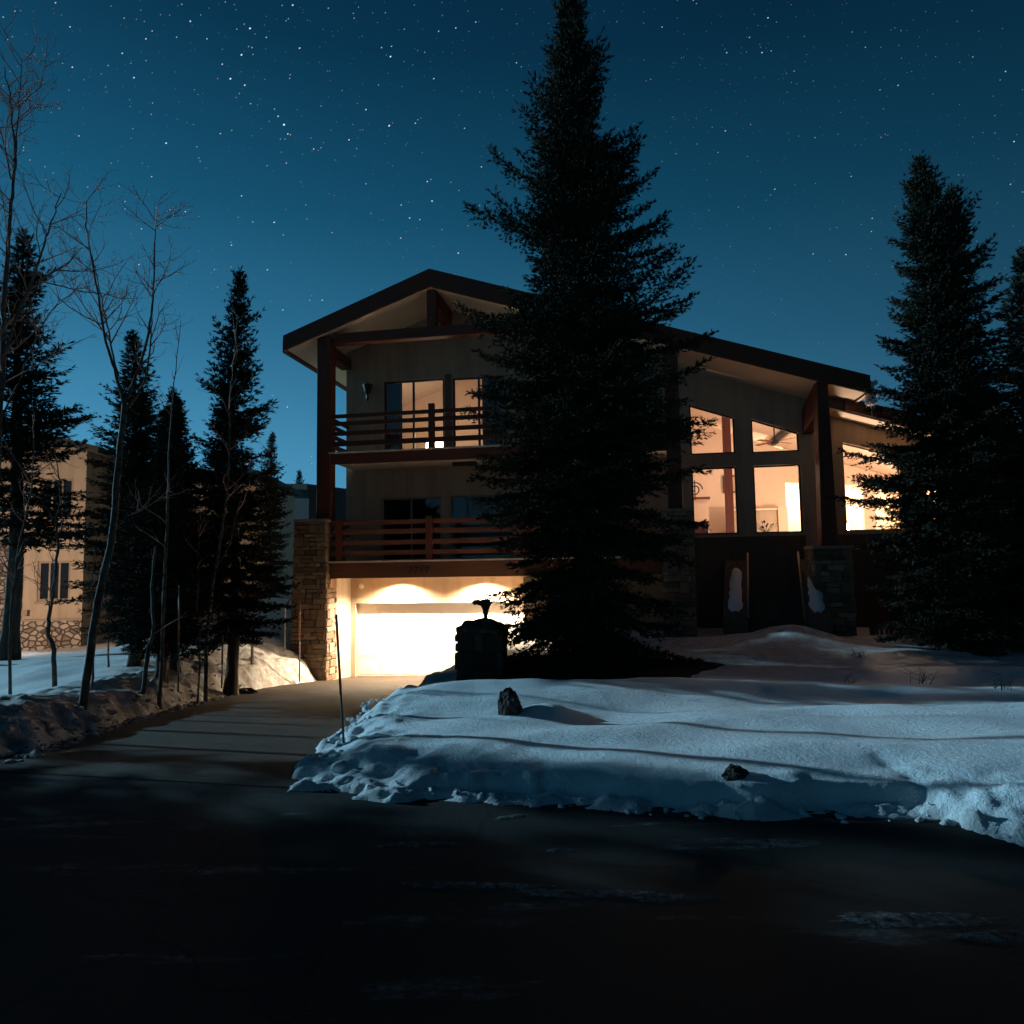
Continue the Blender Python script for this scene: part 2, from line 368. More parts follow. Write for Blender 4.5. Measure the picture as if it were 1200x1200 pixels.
# road and driveway sheets
rd = MB(); xs = list(np.linspace(-60, -6, 10)) + list(np.linspace(-5, 4, 19)) + list(np.linspace(6, 60, 10))
top = [(x, 6.02 - (x + 4.4) * .21, 0) if -4.7 < x < -1.4 else (x, float(yedge(x)) + (.15 if x < 0 else .3), 0) for x in xs]
vs = [(x, -13.0, 0) for x in xs] + top; n = len(xs)
rd.add(vs, [(i, i + 1, n + i + 1, n + i) for i in range(n - 1)])
tag(rd.build('road', road_m), kind='structure')
dv = MB(); ys = list(np.linspace(5.0, 20.62, 40)); vs = []
for y in ys:
    l = float(np.interp(y, *DR_L)) - .25; r = float(np.interp(y, *DR_R)) + (.5 if y < 18 else .2)
    for k in range(9):
        x = l + (r - l) * k / 8
        y2 = max(y, 6.0 - (x + 4.4) * .21)
        vs.append((x, y2, float(zdrive(np.array(y2))) + .006))
dv.add(vs, [(i * 9 + k, i * 9 + k + 1, i * 9 + 10 + k, i * 9 + 9 + k) for i in range(len(ys) - 1) for k in range(8)])
tag(dv.build('driveway', drive_m, smooth=True), kind='structure')

# packed snow left on the road
def patch_mesh(name, spots, m, h=.012, seed=1):
    mb = MB(); rr = random.Random(seed)
    for (cx, cy, lx, ly, rz) in spots:
        k = 40; ring = []
        for j in range(k):
            a = 2 * math.pi * j / k; q = 1 + .35 * math.sin(3 * a + rr.random() * 3) * .4 + rr.uniform(-.22, .22)
            px, py = lx * q * math.cos(a), ly * q * math.sin(a)
            ring.append((cx + px * math.cos(rz) - py * math.sin(rz), cy + px * math.sin(rz) + py * math.cos(rz), .004))
        mid = [(cx + (x - cx) * .6, cy + (y - cy) * .6, h * rr.uniform(.6, 1.1)) for x, y, z in ring]
        mb.add(ring + mid + [(cx, cy, h)], [(j, (j + 1) % k, k + (j + 1) % k, k + j) for j in range(k)] + [(k + j, k + (j + 1) % k, 2 * k) for j in range(k)])
    return mb.build(name, m, smooth=True)
sp = [(-.61, 4.32, .26, .035, 0), (-.2, 3.77, .42, .035, -.06), (.38, 3.66, .4, .045, -.05), (.8, 3.6, .25, .03, 0), (1.85, 3.36, .35, .07, -.04), (2.3, 3.2, .4, .05, 0), (-.05, 4.75, .1, .03, .3), (.25, 4.2, .08, .03, 0)]
def f_film(nt):
    v = coords(nt); n = noise(nt, v, 22, 6, .75); k = ramp(nt, n, [(.42, 0.0), (.66, .8)])
    b = bsdf(nt, (.3, .31, .31), .85, n, .6, .02); t = N(nt, 'BsdfTransparent')
    return N(nt, 'MixShader', {0: k, 1: t.outputs[0], 2: b}).outputs[0]
film = mat('packed_snow_film', f_film)
tag(patch_mesh('road_snow', sp, film), 'thin patches of packed snow left on the dark road', kind='stuff')

# snow clods tumbled along the foot of the banks
def clods():
    rr = np.random.RandomState(5); V = []; Q = []; base = 0
    ico = bmesh.new(); bmesh.ops.create_icosphere(ico, subdivisions=2, radius=1); iv = np.array([v.co[:] for v in ico.verts]); it = np.array([[v.index for v in f.verts] for f in ico.faces]); ico.free()
    pts = []
    for i in range(70):
        x = rr.uniform(-1.75, 3.3); dd = abs(rr.normal(0, .12)) - .06; pts.append((x, float(yedge(x)) + .03 + dd, rr.gamma(1.4, .009) + .006))
    for i in range(420):
        y = rr.uniform(6.4, 15); x = float(np.interp(y, *DR_L)) - (abs(rr.normal(0, .22)) - .1); pts.append((x, y, rr.gamma(1.4, .012) + .01))
    for i in range(70):
        y = rr.uniform(5.5, 9); x = float(np.interp(y, *DR_R)) + rr.uniform(-.08, .3); pts.append((x, y, rr.gamma(1.4, .010) + .008))
    for (x, y, r) in pts:
        r = min(r, .06)
        z = max(gz(x, y), float(zdrive(np.array(y))) if x < -1.9 else 0)
        s = iv * (1 + .45 * (vnoise(iv[:, 0] * 1.9 + x * 7, iv[:, 1] * 1.9 + y * 5 + iv[:, 2], 3)[:, None] * 2)) * np.array([rr.uniform(.8, 1.5), rr.uniform(.7, 1.2), rr.uniform(.5, .9)]) * r
        a = rr.uniform(0, 6.28); s = s @ np.array([[math.cos(a), math.sin(a), 0], [-math.sin(a), math.cos(a), 0], [0, 0, 1]])
        V.append(s + np.array([x, y, z + r * .05])); Q.append(it + base); base += len(iv)
    V = np.concatenate(V)
    return np_mesh('snow_clods', V, np.concatenate(Q), snow, attrs={'dirt_and_light': dirt_and_light_map(V[:, 0], V[:, 1])})
tag(clods(), 'broken snow clods scattered along the foot of the snow banks', kind='stuff')
# bare ground in the tree well under the big spruce
def mulch(cx, cy, rx, ry):
    k = 48; rings = []; vs = []
    for i, q in enumerate((1, .8, .6, .4, .2)):
        for j in range(k):
            a = 2 * math.pi * j / k; w = q * (1 + .18 * math.sin(2 * a + 1) + .12 * math.sin(5 * a))
            x, y = cx + rx * w * math.cos(a), cy + ry * w * math.sin(a); vs.append((x, y, gz(x, y) + (-.03 if i == 0 else .03 + .05 * vnoise(np.array(x * 4), np.array(y * 4), 2))))
    vs.append((cx, cy, gz(cx, cy) + .05)); mb = MB()
    mb.add(vs, [(i * k + j, i * k + (j + 1) % k, (i + 1) * k + (j + 1) % k, (i + 1) * k + j) for i in range(4) for j in range(k)] + [(4 * k + j, 4 * k + (j + 1) % k, 5 * k) for j in range(k)])
    return mb.build('bare_ground', mulch_m, smooth=True)
tag(mulch(1.25, 11.0, 2.0, 1.35), kind='structure')

# ------------------------------------------------------------------ spruces
def spruce_np(seed, H, zlo, prof, whorl=.26, nb=(5, 8), tw=.11, tww=.03, sstep=.085, tstep=.055, trunk_r=.16, lean=(0, 0), z_twig=None, long_p=.08, top_e=52, low_e=-16, holes=.0):
    rs = np.random.RandomState(seed); B = []; D = []; U = []; L = []
    tubes = MB(); px = [p[0] for p in prof]; pr = [p[1] for p in prof]
    def axis(z): return np.array([lean[0] * (z / H) ** 2 + .05 * math.sin(z * .9 + seed), lean[1] * (z / H) ** 2 + .05 * math.cos(z * .7 + seed), z])
    tubes.tube([axis(z) for z in np.linspace(-.3, H, 22)], [max(.008, trunk_r * (1 - z / H) ** .8 * (1.35 if z < .3 else 1)) for z in np.linspace(-.3, H, 22)], 9)
    def push(b, d, u, l): B.append(b); D.append(d); U.append(u); L.append(l)
    z = zlo
    while z < H - .12:
        t = z / H; Rm = float(np.interp(t, px, pr)); n = rs.randint(*nb); a0 = rs.uniform(0, 6.28)
        for j in range(n):
            if rs.rand() < holes: continue
            az = a0 + 6.283 * j / n + rs.normal(0, .22); zz = z + rs.uniform(-.4, .4) * whorl
            Lb = max(.1, Rm * rs.uniform(.5, 1.05)) * (rs.uniform(1.1, 1.3) if rs.rand() < long_p else 1) * (.83 + .30 * (.5 + .5 * math.sin(2.0 * az + 1.7 * z + seed) * math.sin(2 * az - 2.6 * z + 2 * seed)))
            e = R_(low_e + (top_e - low_e) * t ** 1.4 + rs.normal(0, 6))
            m = max(4, int(Lb / .09)); s = np.linspace(0, 1, m)
            hd = np.array([math.cos(az), math.sin(az), 0])
            sw = rs.normal(0, .06) * Lb; side = np.array([-hd[1], hd[0], 0])
            P = axis(zz)[None] + hd[None] * (Lb * s * math.cos(e))[:, None] + side[None] * (sw * s ** 2)[:, None]
            P[:, 2] += Lb * (math.sin(e) * s - .22 * (1 - t) * s ** 2 + .20 * s ** 3)
            st = max(1, m // 4); ids = list(range(0, m - 1, st)) + [m - 1]
            tubes.tube([P[i] for i in ids], [max(.003, (.006 + .011 * Lb) * (1 - i / (m - 1))) for i in ids], 4, False)
            tan = np.gradient(P, axis=0); tan /= np.linalg.norm(tan, axis=1)[:, None] + 1e-9
            # branchlets
            q = rs.uniform(.05, .15) if Lb > .5 else 0; sd = 1
            while q < 1.0:
                i = min(m - 1, int(q * (m - 1))); T = tan[i]; sdv = np.cross(T, [0, 0, 1]); sdv /= np.linalg.norm(sdv) + 1e-9; up = np.cross(sdv, T)
                l2 = min(.62, (.50 * (1 - q) + .13) * Lb ** .8 * .8) * rs.uniform(.6, 1.2); ang = R_(rs.uniform(38, 62))
                d2 = T * math.cos(ang) + sdv * sd * math.sin(ang) + up * rs.normal(-.08, .16); d2 /= np.linalg.norm(d2)
                k = max(1, int(l2 / tstep)); w = (np.arange(k) + .5) / k
                pos = P[i][None] + d2[None] * (w * l2)[:, None]; pos[:, 2] += -.18 * l2 * w ** 2 + .05 * l2 * w ** 3
                s2 = np.cross(d2, up); s2 /= np.linalg.norm(s2) + 1e-9
                sg = np.where(np.arange(k) % 2 == 0, 1, -1)[:, None]; ta = np.radians(rs.uniform(25, 60, k))[:, None]
                dd = d2[None] * np.cos(ta) + s2[None] * sg * np.sin(ta) + up[None] * rs.normal(.05, .3, (k, 1))
                dd[-1] = d2
                push(pos, dd / np.linalg.norm(dd, axis=1)[:, None], np.repeat(up[None], k, 0), tw * rs.uniform(.65, 1.25, k))
                q += sstep / Lb / 2 * rs.uniform(.7, 1.3); sd = -sd
            k = max(2, int(Lb / .05)); ii = np.clip((np.linspace(.25, 1, k) * (m - 1)).astype(int), 0, m - 1)
            dd = tan[ii] + rs.normal(0, .55, (k, 3)); dd[-1] = tan[-1]; dd /= np.linalg.norm(dd, axis=1)[:, None]
            push(P[ii], dd, np.repeat(np.array([[0, 0, 1.]]), k, 0), tw * rs.uniform(.7, 1.2, k))
        z += whorl * rs.uniform(.7, 1.3) * (.65 + .35 * (1 - t))
    # leader
    k = 26; zz = np.linspace(H - .5, H, k); P = np.array([axis(q) for q in zz]); dd = rs.normal(0, .6, (k, 3)); dd[:, 2] = .7; dd /= np.linalg.norm(dd, axis=1)[:, None]
    push(P, dd, rs.normal(0, 1, (k, 3)), np.full(k, tw))
    B = np.concatenate(B); D = np.concatenate(D); U = np.concatenate(U); L = np.concatenate(L)
    S1 = np.cross(D, U); S1 /= np.linalg.norm(S1, axis=1)[:, None] + 1e-9; S2 = np.cross(S1, D)
    V = []
    W = (tww * rs.uniform(.7, 1.3, len(L)))[:, None]; Lc = L[:, None]
    # every shoot is a brush of thin needle blades fanned round its axis
    for k in range(5):
        ph = 6.283 * (k / 5) + rs.uniform(0, 6.28, (len(L), 1)); A = S1 * np.cos(ph) + S2 * np.sin(ph)
        f0 = rs.uniform(-.1, .35, (len(L), 1)); f1 = f0 + rs.uniform(.45, .7, (len(L), 1)); sp = rs.uniform(.7, 1.5, (len(L), 1)); X_ = np.cross(A, D)
        b0 = B + D * Lc * f0; tip = B + D * Lc * f1 + A * W * sp; md = b0 * .5 + tip * .5
        V.append(np.stack([b0, md + X_ * W * .26, tip, md - X_ * W * .26], 1))
    V.append(np.stack([B - D * Lc * .1, B + D * Lc * .45 + S1 * W * .35, B + D * Lc * 1.05, B + D * Lc * .45 - S1 * W * .35], 1))
    V = np.concatenate(V).reshape(-1, 3); Qd = np.arange(len(V)).reshape(-1, 4)
    return V, Qd, tubes
def make_spruce(loc, label, group, parts, rz=0, name='spruce_tree', scale=None):
    t = thing(name, loc, label, 'tree', group, rz)
    V = []; Q = []; tb = MB(); b = 0
    for (v, q, tu, off) in parts:
        V.append(v + np.array(off)); Q.append(q + b); b += len(v)
        tb.add([(p[0] + off[0], p[1] + off[1], p[2] + off[2]) for p in tu.v], tu.f)
    np_mesh('crown', np.concatenate(V), np.concatenate(Q), needle_m, t)
    tb.build('trunk', bark_m, t, smooth=True)
    if scale: t.scale = scale
    return t
GRP = 'spruce trees around the houses'
big = spruce_np(11, 11.7, .28, [(0, 1.45), (.02, 1.65), (.05, 1.8), (.12, 1.85), (.18, 2.0), (.24, 2.12), (.32, 2.15), (.42, 2.05), (.50, 1.9), (.6, 1.6), (.66, 1.45), (.73, 1.2), (.78, .92), (.83, .80), (.9, .64), (.95, .44), (.98, .22), (1, .05)], .28, (7, 10), .125, .034, .085, .055, .19, (-.05, 0), long_p=.12)
big2 = spruce_np(12, 2.6, .2, [(0, .55), (.5, .4), (1, .05)], .2, (5, 7), .10, .026, .085, .055, .04)
G = make_spruce((1.23, 11.5, gz(1.23, 11.5) - .05), 'tall dark spruce in the middle, rising before the house to the top of the sky', GRP, [big + ((0, 0, 0),), big2 + ((.62, -.1, 7.3),)], 1.3)
r1 = spruce_np(21, 10.4, .55, [(0, 1.5), (.05, 1.75), (.12, 1.85), (.25, 1.85), (.34, 1.9), (.42, 1.6), (.5, 1.25), (.58, 1.05), (.66, .95), (.75, .75), (.83, .72), (.9, .58), (.96, .36), (1, .12)], .24, (6, 9), .13, .042, .10, .06, .17, (-.1, 0), long_p=.14, holes=.03)
r2 = spruce_np(22, 6.0, .5, [(0, .9), (.2, 1.2), (.45, 1.1), (.7, .85), (.85, .6), (.95, .35), (1, .1)], .24, (6, 8), .13, .042, .10, .06, .07, (.1, 0), holes=.03)
make_spruce((8.93, 14.0, gz(8.93, 14.0) - .05), 'broad spruce with two tops standing in front of the right end of the house', GRP, [r1 + ((0, 0, 0),), r2 + ((.64, .15, 3.95),)], .2)
v1 = spruce_np(31, 9.0, 1.4, [(0, .95), (.12, 1.25), (.3, 1.2), (.5, .98), (.7, .72), (.85, .45), (.95, .22), (1, .06)], .33, (6, 8), .13, .042, .095, .06, .12, long_p=.22, holes=.08)
v3 = spruce_np(33, 9.0, 2.5, [(.2, 1.3), (.35, 1.4), (.55, 1.08), (.75, .7), (.9, .36), (1, .06)], .28, (6, 8), .135, .044, .11, .07, .14, long_p=.14, holes=.05)
v2 = spruce_np(32, 9.0, 1.35, [(0, 1.1), (.15, 1.5), (.35, 1.4), (.55, 1.08), (.75, .7), (.9, .36), (1, .06)], .27, (6, 8), .135, .044, .11, .07, .14, long_p=.12, holes=.05)
A = make_spruce((-5.72, 14, gz(-5.72, 14) - .05), 'slender spruce left of the house, taller than its neighbours', GRP, [v1 + ((0, 0, 0),)], .4, scale=(1.05, 1.05, 1.0))
Bt = make_spruce((-12.0, 14.6, gz(-12.0, 14.6) - .08), 'bushy spruce behind the bank, right of the forked aspen', GRP, [v2 + ((0, 0, 0),)], 2.6, scale=(.85, .85, .62))
Bt.location = (-7.35, 13.5, gz(-7.35, 13.5) - .08)
make_spruce((-12.45, 17.0, gz(-12.45, 17) - .05), 'massive dark spruce at the left edge in front of the neighbouring house', GRP, [v3 + ((0, 0, 0),)], 2.2, scale=(1.45, 1.45, 1.22))
def spr(src, x, y, s, sz, rz, label): return copy_tree(src, label, (x, y, gz(x, y) - .08), rz, (s, s, sz))
spr(A, -11.2, 20, 1.5, 1.05, 2.0, 'pointed spruce behind the forked bare aspen, over the neighbouring roof')
spr(A, -6.5, 13.2, .75, .60, 4.1, 'short thin spruce between the forked aspen and the slender spruce')
spr(Bt, -6.15, 12.0, .72, .5, .7, 'small bushy spruce with a bare lower trunk beside the driveway bank')
spr(Bt, -7.6, 15.0, .9, .62, 3.3, 'low wide spruce filling the gap in front of the neighbouring stone wall')
spr(A, -9.6, 27, .95, .85, 5.1, 'far spruce just behind the snowy roof left of the house')
spr(A, -11.9, 38, 1.0, .88, .9, 'distant small spruce above the grey far building')
spr(A, -10.6, 40, .95, .74, 2.9, 'lowest distant spruce close to the balcony post')
spr(Bt, 12.5, 16.2, 1.5, 1.05, 5.5, 'spruce cut by the right edge of the picture')
spr(Bt, 11.2, 16.0, 1.5, .66, 4.4, 'low dark spruce behind the two topped spruce at the right end of the house')
spr(Bt, -8.5, 16.8, .95, .72, 5.9, 'dark spruce at the corner of the neighbouring house')
spr(Bt, -7.5, 17.6, 1.0, .74, 4.7, 'dark spruce behind the slender one, beside the handrail knoll')
# neighbouring trees past the left edge whose shade falls on the road
spr(G, -12.4, 7.55, 1.0, .9, .3, 'roadside spruce beyond the left edge, nearest the driveway')
spr(G, -12.8, 5.0, 1.05, .9, 1.9, 'roadside spruce beyond the left edge, second from the driveway')
spr(G, -15.5, 6.9, 1.1, .95, 2.8, 'roadside spruce beyond the left edge, in the second row')
spr(A, -13.8, 10.5, .62, .72, 1.2, 'slim young roadside spruce beyond the left edge')
spr(G, -12.6, 1.9, 1.1, .9, 3.8, 'roadside spruce beyond the left edge, farthest from the driveway')

# ------------------------------------------------------------------ bare trees
def bare_tree(name, label, stems, seed, group, base, dens=1.0, tl=1.0):
    """stems: list of (points, r0, r1) in world space; branches and twigs grow from them"""
    rr = random.Random(seed); t = thing(name, base, label, 'tree', group); tr = MB(); tw = MB()
    off = tuple(base)
    def wander(p, d, l, n, up):
        pts = [p]; d = d.normalized()
        for i in range(n):
            d = (d + Vector((rr.gauss(0, .16), rr.gauss(0, .16), rr.gauss(0, .10) + up))).normalized(); pts.append(pts[-1] + d * l / n)
        return pts
    def grow(pts, r0, lvl):
        n = len(pts) - 1
        tot = sum((pts[i + 1] - pts[i]).length for i in range(n))
        cnt = int(tot * (5.2 if lvl == 0 else 7.5 if lvl == 1 else 9) * dens) + (1 if lvl else 0)
        for c in range(cnt):
            f = rr.uniform(.28 if lvl == 0 else .12, 1.0); i = min(n - 1, int(f * n)); p = pts[i].lerp(pts[i + 1], f * n - i)
            T = (pts[i + 1] - pts[i]).normalized(); sd = T.cross(Vector((rr.gauss(0, 1), rr.gauss(0, 1), rr.gauss(0, 1)))).normalized()
            d = T * rr.uniform(.45, .9) + sd * rr.uniform(.5, .95)
            l = (rr.uniform(.5, 1.5) if lvl == 0 else rr.uniform(.2, .65) if lvl == 1 else rr.uniform(.06, .2)) * tl * (1.15 - .6 * f)
            ch = wander(p, d, l, 5 if lvl == 0 else 4 if lvl == 1 else 2, .10)
            ra = (.0095 if lvl == 0 else .0045 if lvl == 1 else .0028) * (1.2 - .5 * f)
            tw.tube(ch, [max(.0016, ra * (1 - .75 * k / (len(ch) - 1))) for k in range(len(ch))], 4 if lvl == 0 else 3, False)
            if lvl < 2: grow(ch, ra, lvl + 1)
    for (pts, r0, r1, branch) in stems:
        P = [Vector(p) for p in pts]; fine = []
        for i in range(len(P) - 1):
            a = P[max(i - 1, 0)]; b = P[i]; c = P[i + 1]; d = P[min(i + 2, len(P) - 1)]
            for k in range(5):
                s = k / 5; fine.append(.5 * ((2 * b) + (c - a) * s + (2 * a - 5 * b + 4 * c - d) * s * s + (3 * b - a - 3 * c + d) * s ** 3) + Vector((rr.gauss(0, .006), rr.gauss(0, .006), 0)))
        fine.append(P[-1]); m = len(fine)
        k0 = len(tw.f); (tr if (pts, r0, r1, branch) is stems[0] or pts is stems[0][0] else tw).tube(fine, [(r0 + (r1 - r0) * i / (m - 1)) * (.86 if (pts is stems[0][0]) else .7) for i in range(m)], 9)
        for q in range(k0, len(tw.f)): tw.t[q] = 0.0
        if branch: grow(fine, r1, 0)
    if dens <= .55: tr.t = [0.0] * len(tr.f); tr.add(tw.v, tw.f); tr.t[-len(tw.f):] = tw.t; tr.build('trunk', branch_m, t, off)
    else: tr.build('trunk', aspen_m, t, off, True); tw.build('branches', branch_m, t, off)
    return t
GB = 'bare aspens on the left'
def P(*q): return [at(x, y, Y) for x, y, Y in q]
def down(pt, dz=.25): return pt - Vector((0, 0, dz))
b0 = at(97, 803, 9.0); b0.z = gz(b0.x, 9.0) - .1
bare_tree('aspen_tree', 'pale leaning bare aspen that forks in two at roof height, beside the driveway bank',
    [([b0] + P((112, 720, 9.0), (130, 640, 9.0), (138, 560, 9.0), (146, 474, 9.0)), .062, .042, False),
     (P((146, 474, 9), (137, 440, 9.0), (124, 400, 8.9), (112, 330, 8.8), (103, 275, 8.7), (101, 236, 8.7)), .036, .007, True),
     (P((138, 440, 9), (129, 400, 9.1), (119, 350, 9.2), (108, 300, 9.3)), .022, .007, True),
     (P((146, 474, 9), (158, 445, 9), (172, 400, 9.1), (179, 350, 9.15), (181, 300, 9.2), (182, 258, 9.2)), .036, .007, True),
     (P((150, 478, 9), (168, 450, 8.9), (176, 410, 8.8), (178, 370, 8.8), (180, 330, 8.8)), .024, .007, True),
     (P((130, 625, 9), (146, 608, 8.9), (160, 598, 8.9)), .014, .005, True)], 3, GB, b0, .85, .9)
b1 = at(-14, 800, 8.2); b1.z = gz(b1.x, 8.2) - .1
bare_tree('aspen_tree', 'tall bare aspen at the left edge reaching highest into the sky',
    [([b1] + P((-8, 640, 8.2), (-2, 500, 8.2), (3, 420, 8.2), (5, 350, 8.2), (9, 290, 8.2), (13, 240, 8.2), (17, 180, 8.2), (12, 120, 8.2), (5, 78, 8.2)), .055, .006, True),
     (P((3, 420, 8.2), (20, 370, 8.1), (40, 322, 8.0), (52, 285, 8.0), (62, 255, 8.0), (72, 226, 8.0)), .03, .006, True),
     (P((28, 345, 8.0), (46, 328, 7.9), (75, 312, 7.9), (96, 290, 7.9)), .017, .005, True),
     (P((17, 190, 8.2), (22, 130, 8.2), (26, 70, 8.2)), .015, .004, True),
     (P((-3, 500, 8.2), (25, 440, 8.3), (48, 385, 8.3), (70, 350, 8.3)), .02, .005, True),
     (P((13, 210, 8.2), (4, 165, 8.2), (-4, 140, 8.2)), .014, .004, True)], 5, GB, b1, .85, .9)
b2 = at(241, 783, 12.6); b2.z = gz(b2.x, 12.6) - .1
bare_tree('aspen_tree', 'thin bare aspen with a lit trunk in front of the slender spruce',
    [([b2] + P((243, 740, 12.6), (251, 675, 12.6), (262, 610, 12.6), (268, 550, 12.6), (269, 480, 12.6), (273, 430, 12.6), (279, 370, 12.6)), .045, .006, True),
     (P((253, 665, 12.6), (268, 640, 12.5), (282, 585, 12.4), (298, 540, 12.4)), .018, .005, True)], 8, GB, b2, .35, .8)
b3 = at(64, 786, 10.6); b3.z = gz(b3.x, 10.6) - .1
bare_tree('aspen_tree', 'crooked young bare tree standing in front of the neighbouring lower window',
    [([b3] + P((63, 762, 10.6), (57, 742, 10.6), (59, 712, 10.6), (64, 680, 10.6), (68, 640, 10.6), (66, 610, 10.6), (71, 585, 10.6), (68, 550, 10.6), (62, 520, 10.6)), .042, .006, True),
     (P((67, 622, 10.6), (60, 605, 10.6), (52, 592, 10.6), (45, 580, 10.5)), .014, .005, True)], 9, GB, b3, .5, .6)
b4 = at(14, 784, 9.6); b4.z = gz(b4.x, 9.6) - .1
bare_tree('aspen_tree', 'spindly bare sapling nearest the left edge on the lit snow',
    [([b4] + P((12, 740, 9.6), (16, 690, 9.6), (22, 640, 9.6), (36, 580, 9.6), (40, 520, 9.6), (38, 470, 9.6)), .026, .005, True)], 10, GB, b4, .6, .7)
b5 = at(188, 788, 11.0); b5.z = gz(b5.x, 11.0) - .1
bare_tree('aspen_tree', 'tallest of the thin bare poles above the short thin spruce',
    [([b5] + P((192, 700, 11.2), (196, 600, 11.4), (199, 520, 11.6), (204, 450, 11.8), (212, 375, 12)), .04, .004, True)], 13, GB, b5, .3, .7)
b6 = at(168, 783, 10.8); b6.z = gz(b6.x, 10.8) - .1
bare_tree('aspen_tree', 'dark bent trunk left of the small bushy spruce',
    [([b6] + P((174, 760, 10.8), (180, 740, 10.8), (178, 700, 10.9), (182, 640, 11)), .045, .02, True)], 14, GB, b6, .3, .5)
for (x, y, Y, top, sd, lab) in ((108, 788, 10.2, 640, 21, 'thin bare sapling right beside the forked aspen trunk'), (126, 772, 13.5, 650, 22, 'thin bare sapling behind the bank, left of the paired saplings'), (151, 768, 14, 640, 23, 'left of two paired thin saplings in the shade of the spruces'), (161, 767, 14.4, 655, 24, 'right of two paired thin saplings in the shade of the spruces'), (232, 786, 12.0, 600, 25, 'dark sapling trunk just left of the lit aspen trunk')):
    b = at(x, y, Y); b.z = gz(b.x, Y) - .1
    bare_tree('sapling', lab, [([b] + P((x + 2, y - 40, Y), (x - 1, y - 80, Y), (x + 3, top, Y)), .022, .006, True)], sd, 'bare saplings on the left bank', b, .5, .5)

# weeds poking through the snow on the right
for (x, y, Y, h, sd, lab) in ((992, 806, 9.4, .28, 1, 'single dark stem poking out of the shaded snow, leftmost of the dry weeds'), (1082, 812, 9.0, .34, 2, 'dark dry weed leaning out of the shaded snow below the big right trunk'), (1176, 834, 8.0, .26, 3, 'tuft of dry weeds at the right edge of the snowy yard'), (1008, 772, 12.6, .3, 4, 'dry stems beside the bright strip of snow at the back of the yard'), (1165, 776, 12.2, .35, 5, 'short dark stake stub at the back of the yard near the right edge')):
    b = at(x, y, Y); b.z = gz(b.x, Y); rr = random.Random(sd); mb = MB()
    for k in range(3 if sd in (1, 5) else 9):
        d = Vector((rr.gauss(0, .25), rr.gauss(0, .2), 1)).normalized(); p0 = Vector((rr.gauss(0, .04), rr.gauss(0, .04), -.08)); l = h * rr.uniform(.5, 1.1)
        mb.tube([p0, p0 + d * l * .5, p0 + d * l + Vector((rr.gauss(0, .04), 0, 0))], [.006, .004, .002], 4)
        for q in range(3):
            s = p0 + d * l * rr.uniform(.4, .95); mb.tube([s, s + Vector((rr.gauss(0, .06), rr.gauss(0, .06), .05))], [.003, .0015], 3)
    o = mb.build('dry_weed', rockm); o.location = b; tag(o, lab, 'weed', 'dry weeds in the snow')

# ------------------------------------------------------------------ rocks
def rock(name, loc, r, sc, label, seed, cat='rock', group=None):
    bm = bmesh.new(); bmesh.ops.create_icosphere(bm, subdivisions=4, radius=1); V = np.array([v.co[:] for v in bm.verts])
    n = 1 + .5 * vnoise(V[:, 0] * 1.4 + seed, V[:, 1] * 1.4 + V[:, 2] * 1.3, seed) + .25 * fbm(V[:, 0] * 4, V[:, 1] * 4 + V[:, 2] * 3, seed, 3)
    for v, q in zip(bm.verts, n): v.co = Vector((v.co.x * sc[0], v.co.y * sc[1], v.co.z * sc[2])) * r * float(q)
    me = bpy.data.meshes.new(name); bm.to_mesh(me); bm.free(); me.materials.append(rockm)
    o = bpy.data.objects.new(name, me); C.objects.link(o); o.location = loc; return tag(o, label, cat, group)
rock('rock', (-.06, 7.0, gz(-.06, 7.0) + .07), .155, (.8, .9, 1.15), 'dark upright rock sticking out of the moonlit snow in front of the big spruce', 3)
rock('rock', (1.56, 4.98, .17), .10, (1.1, .8, .9), 'dark lump of frozen snow in the front face of the snow bank', 6)
p_ = at(285, 775, 14.6); p_.z = gz(p_.x, p_.y) + .05
rock('rock', p_, .2, (1.7, .8, .75), 'low dark rock in the snow below the wooden handrail', 9)
p_ = at(297, 777, 14.4); p_.z = gz(p_.x, p_.y) + .02
rock('rock', p_, .13, (1, .8, .9), 'smaller pale edged rock right of the low dark rock by the handrail', 12)

# ------------------------------------------------------------------ marker stakes
def stake(xt, yt, xb, yb, Y, label, r=.011, split=.55):
    b = at(xb, yb, Y); t_ = at(xt, yt, Y); b.z -= .15; b2_ = b
    o = thing('marker_stake', b2_, label, 'stake', 'driveway marker stakes')
    m_ = b.lerp(t_, 1 - split)
    MB().tube([b, m_], r, 8).build('shaft', stake_lo, o, b2_, True); MB().tube([m_, t_], r * 1.15, 8).build('reflective_sleeve', stake_m, o, b2_, True)
stake(394, 720, 404, 872, 6.5, 'leaning orange marker stake at the tip of the right snow bank')
stake(351, 692, 351, 792, 17.6, 'pale marker stake standing against the stone pillar of the garage', .018)
stake(210, 686, 209, 800, 11.2, 'tall thin marker stake in the left bank below the spruces', .012)
stake(261, 744, 260, 797, 13.0, 'short dark marker stake by the low rock on the left bank', .015)

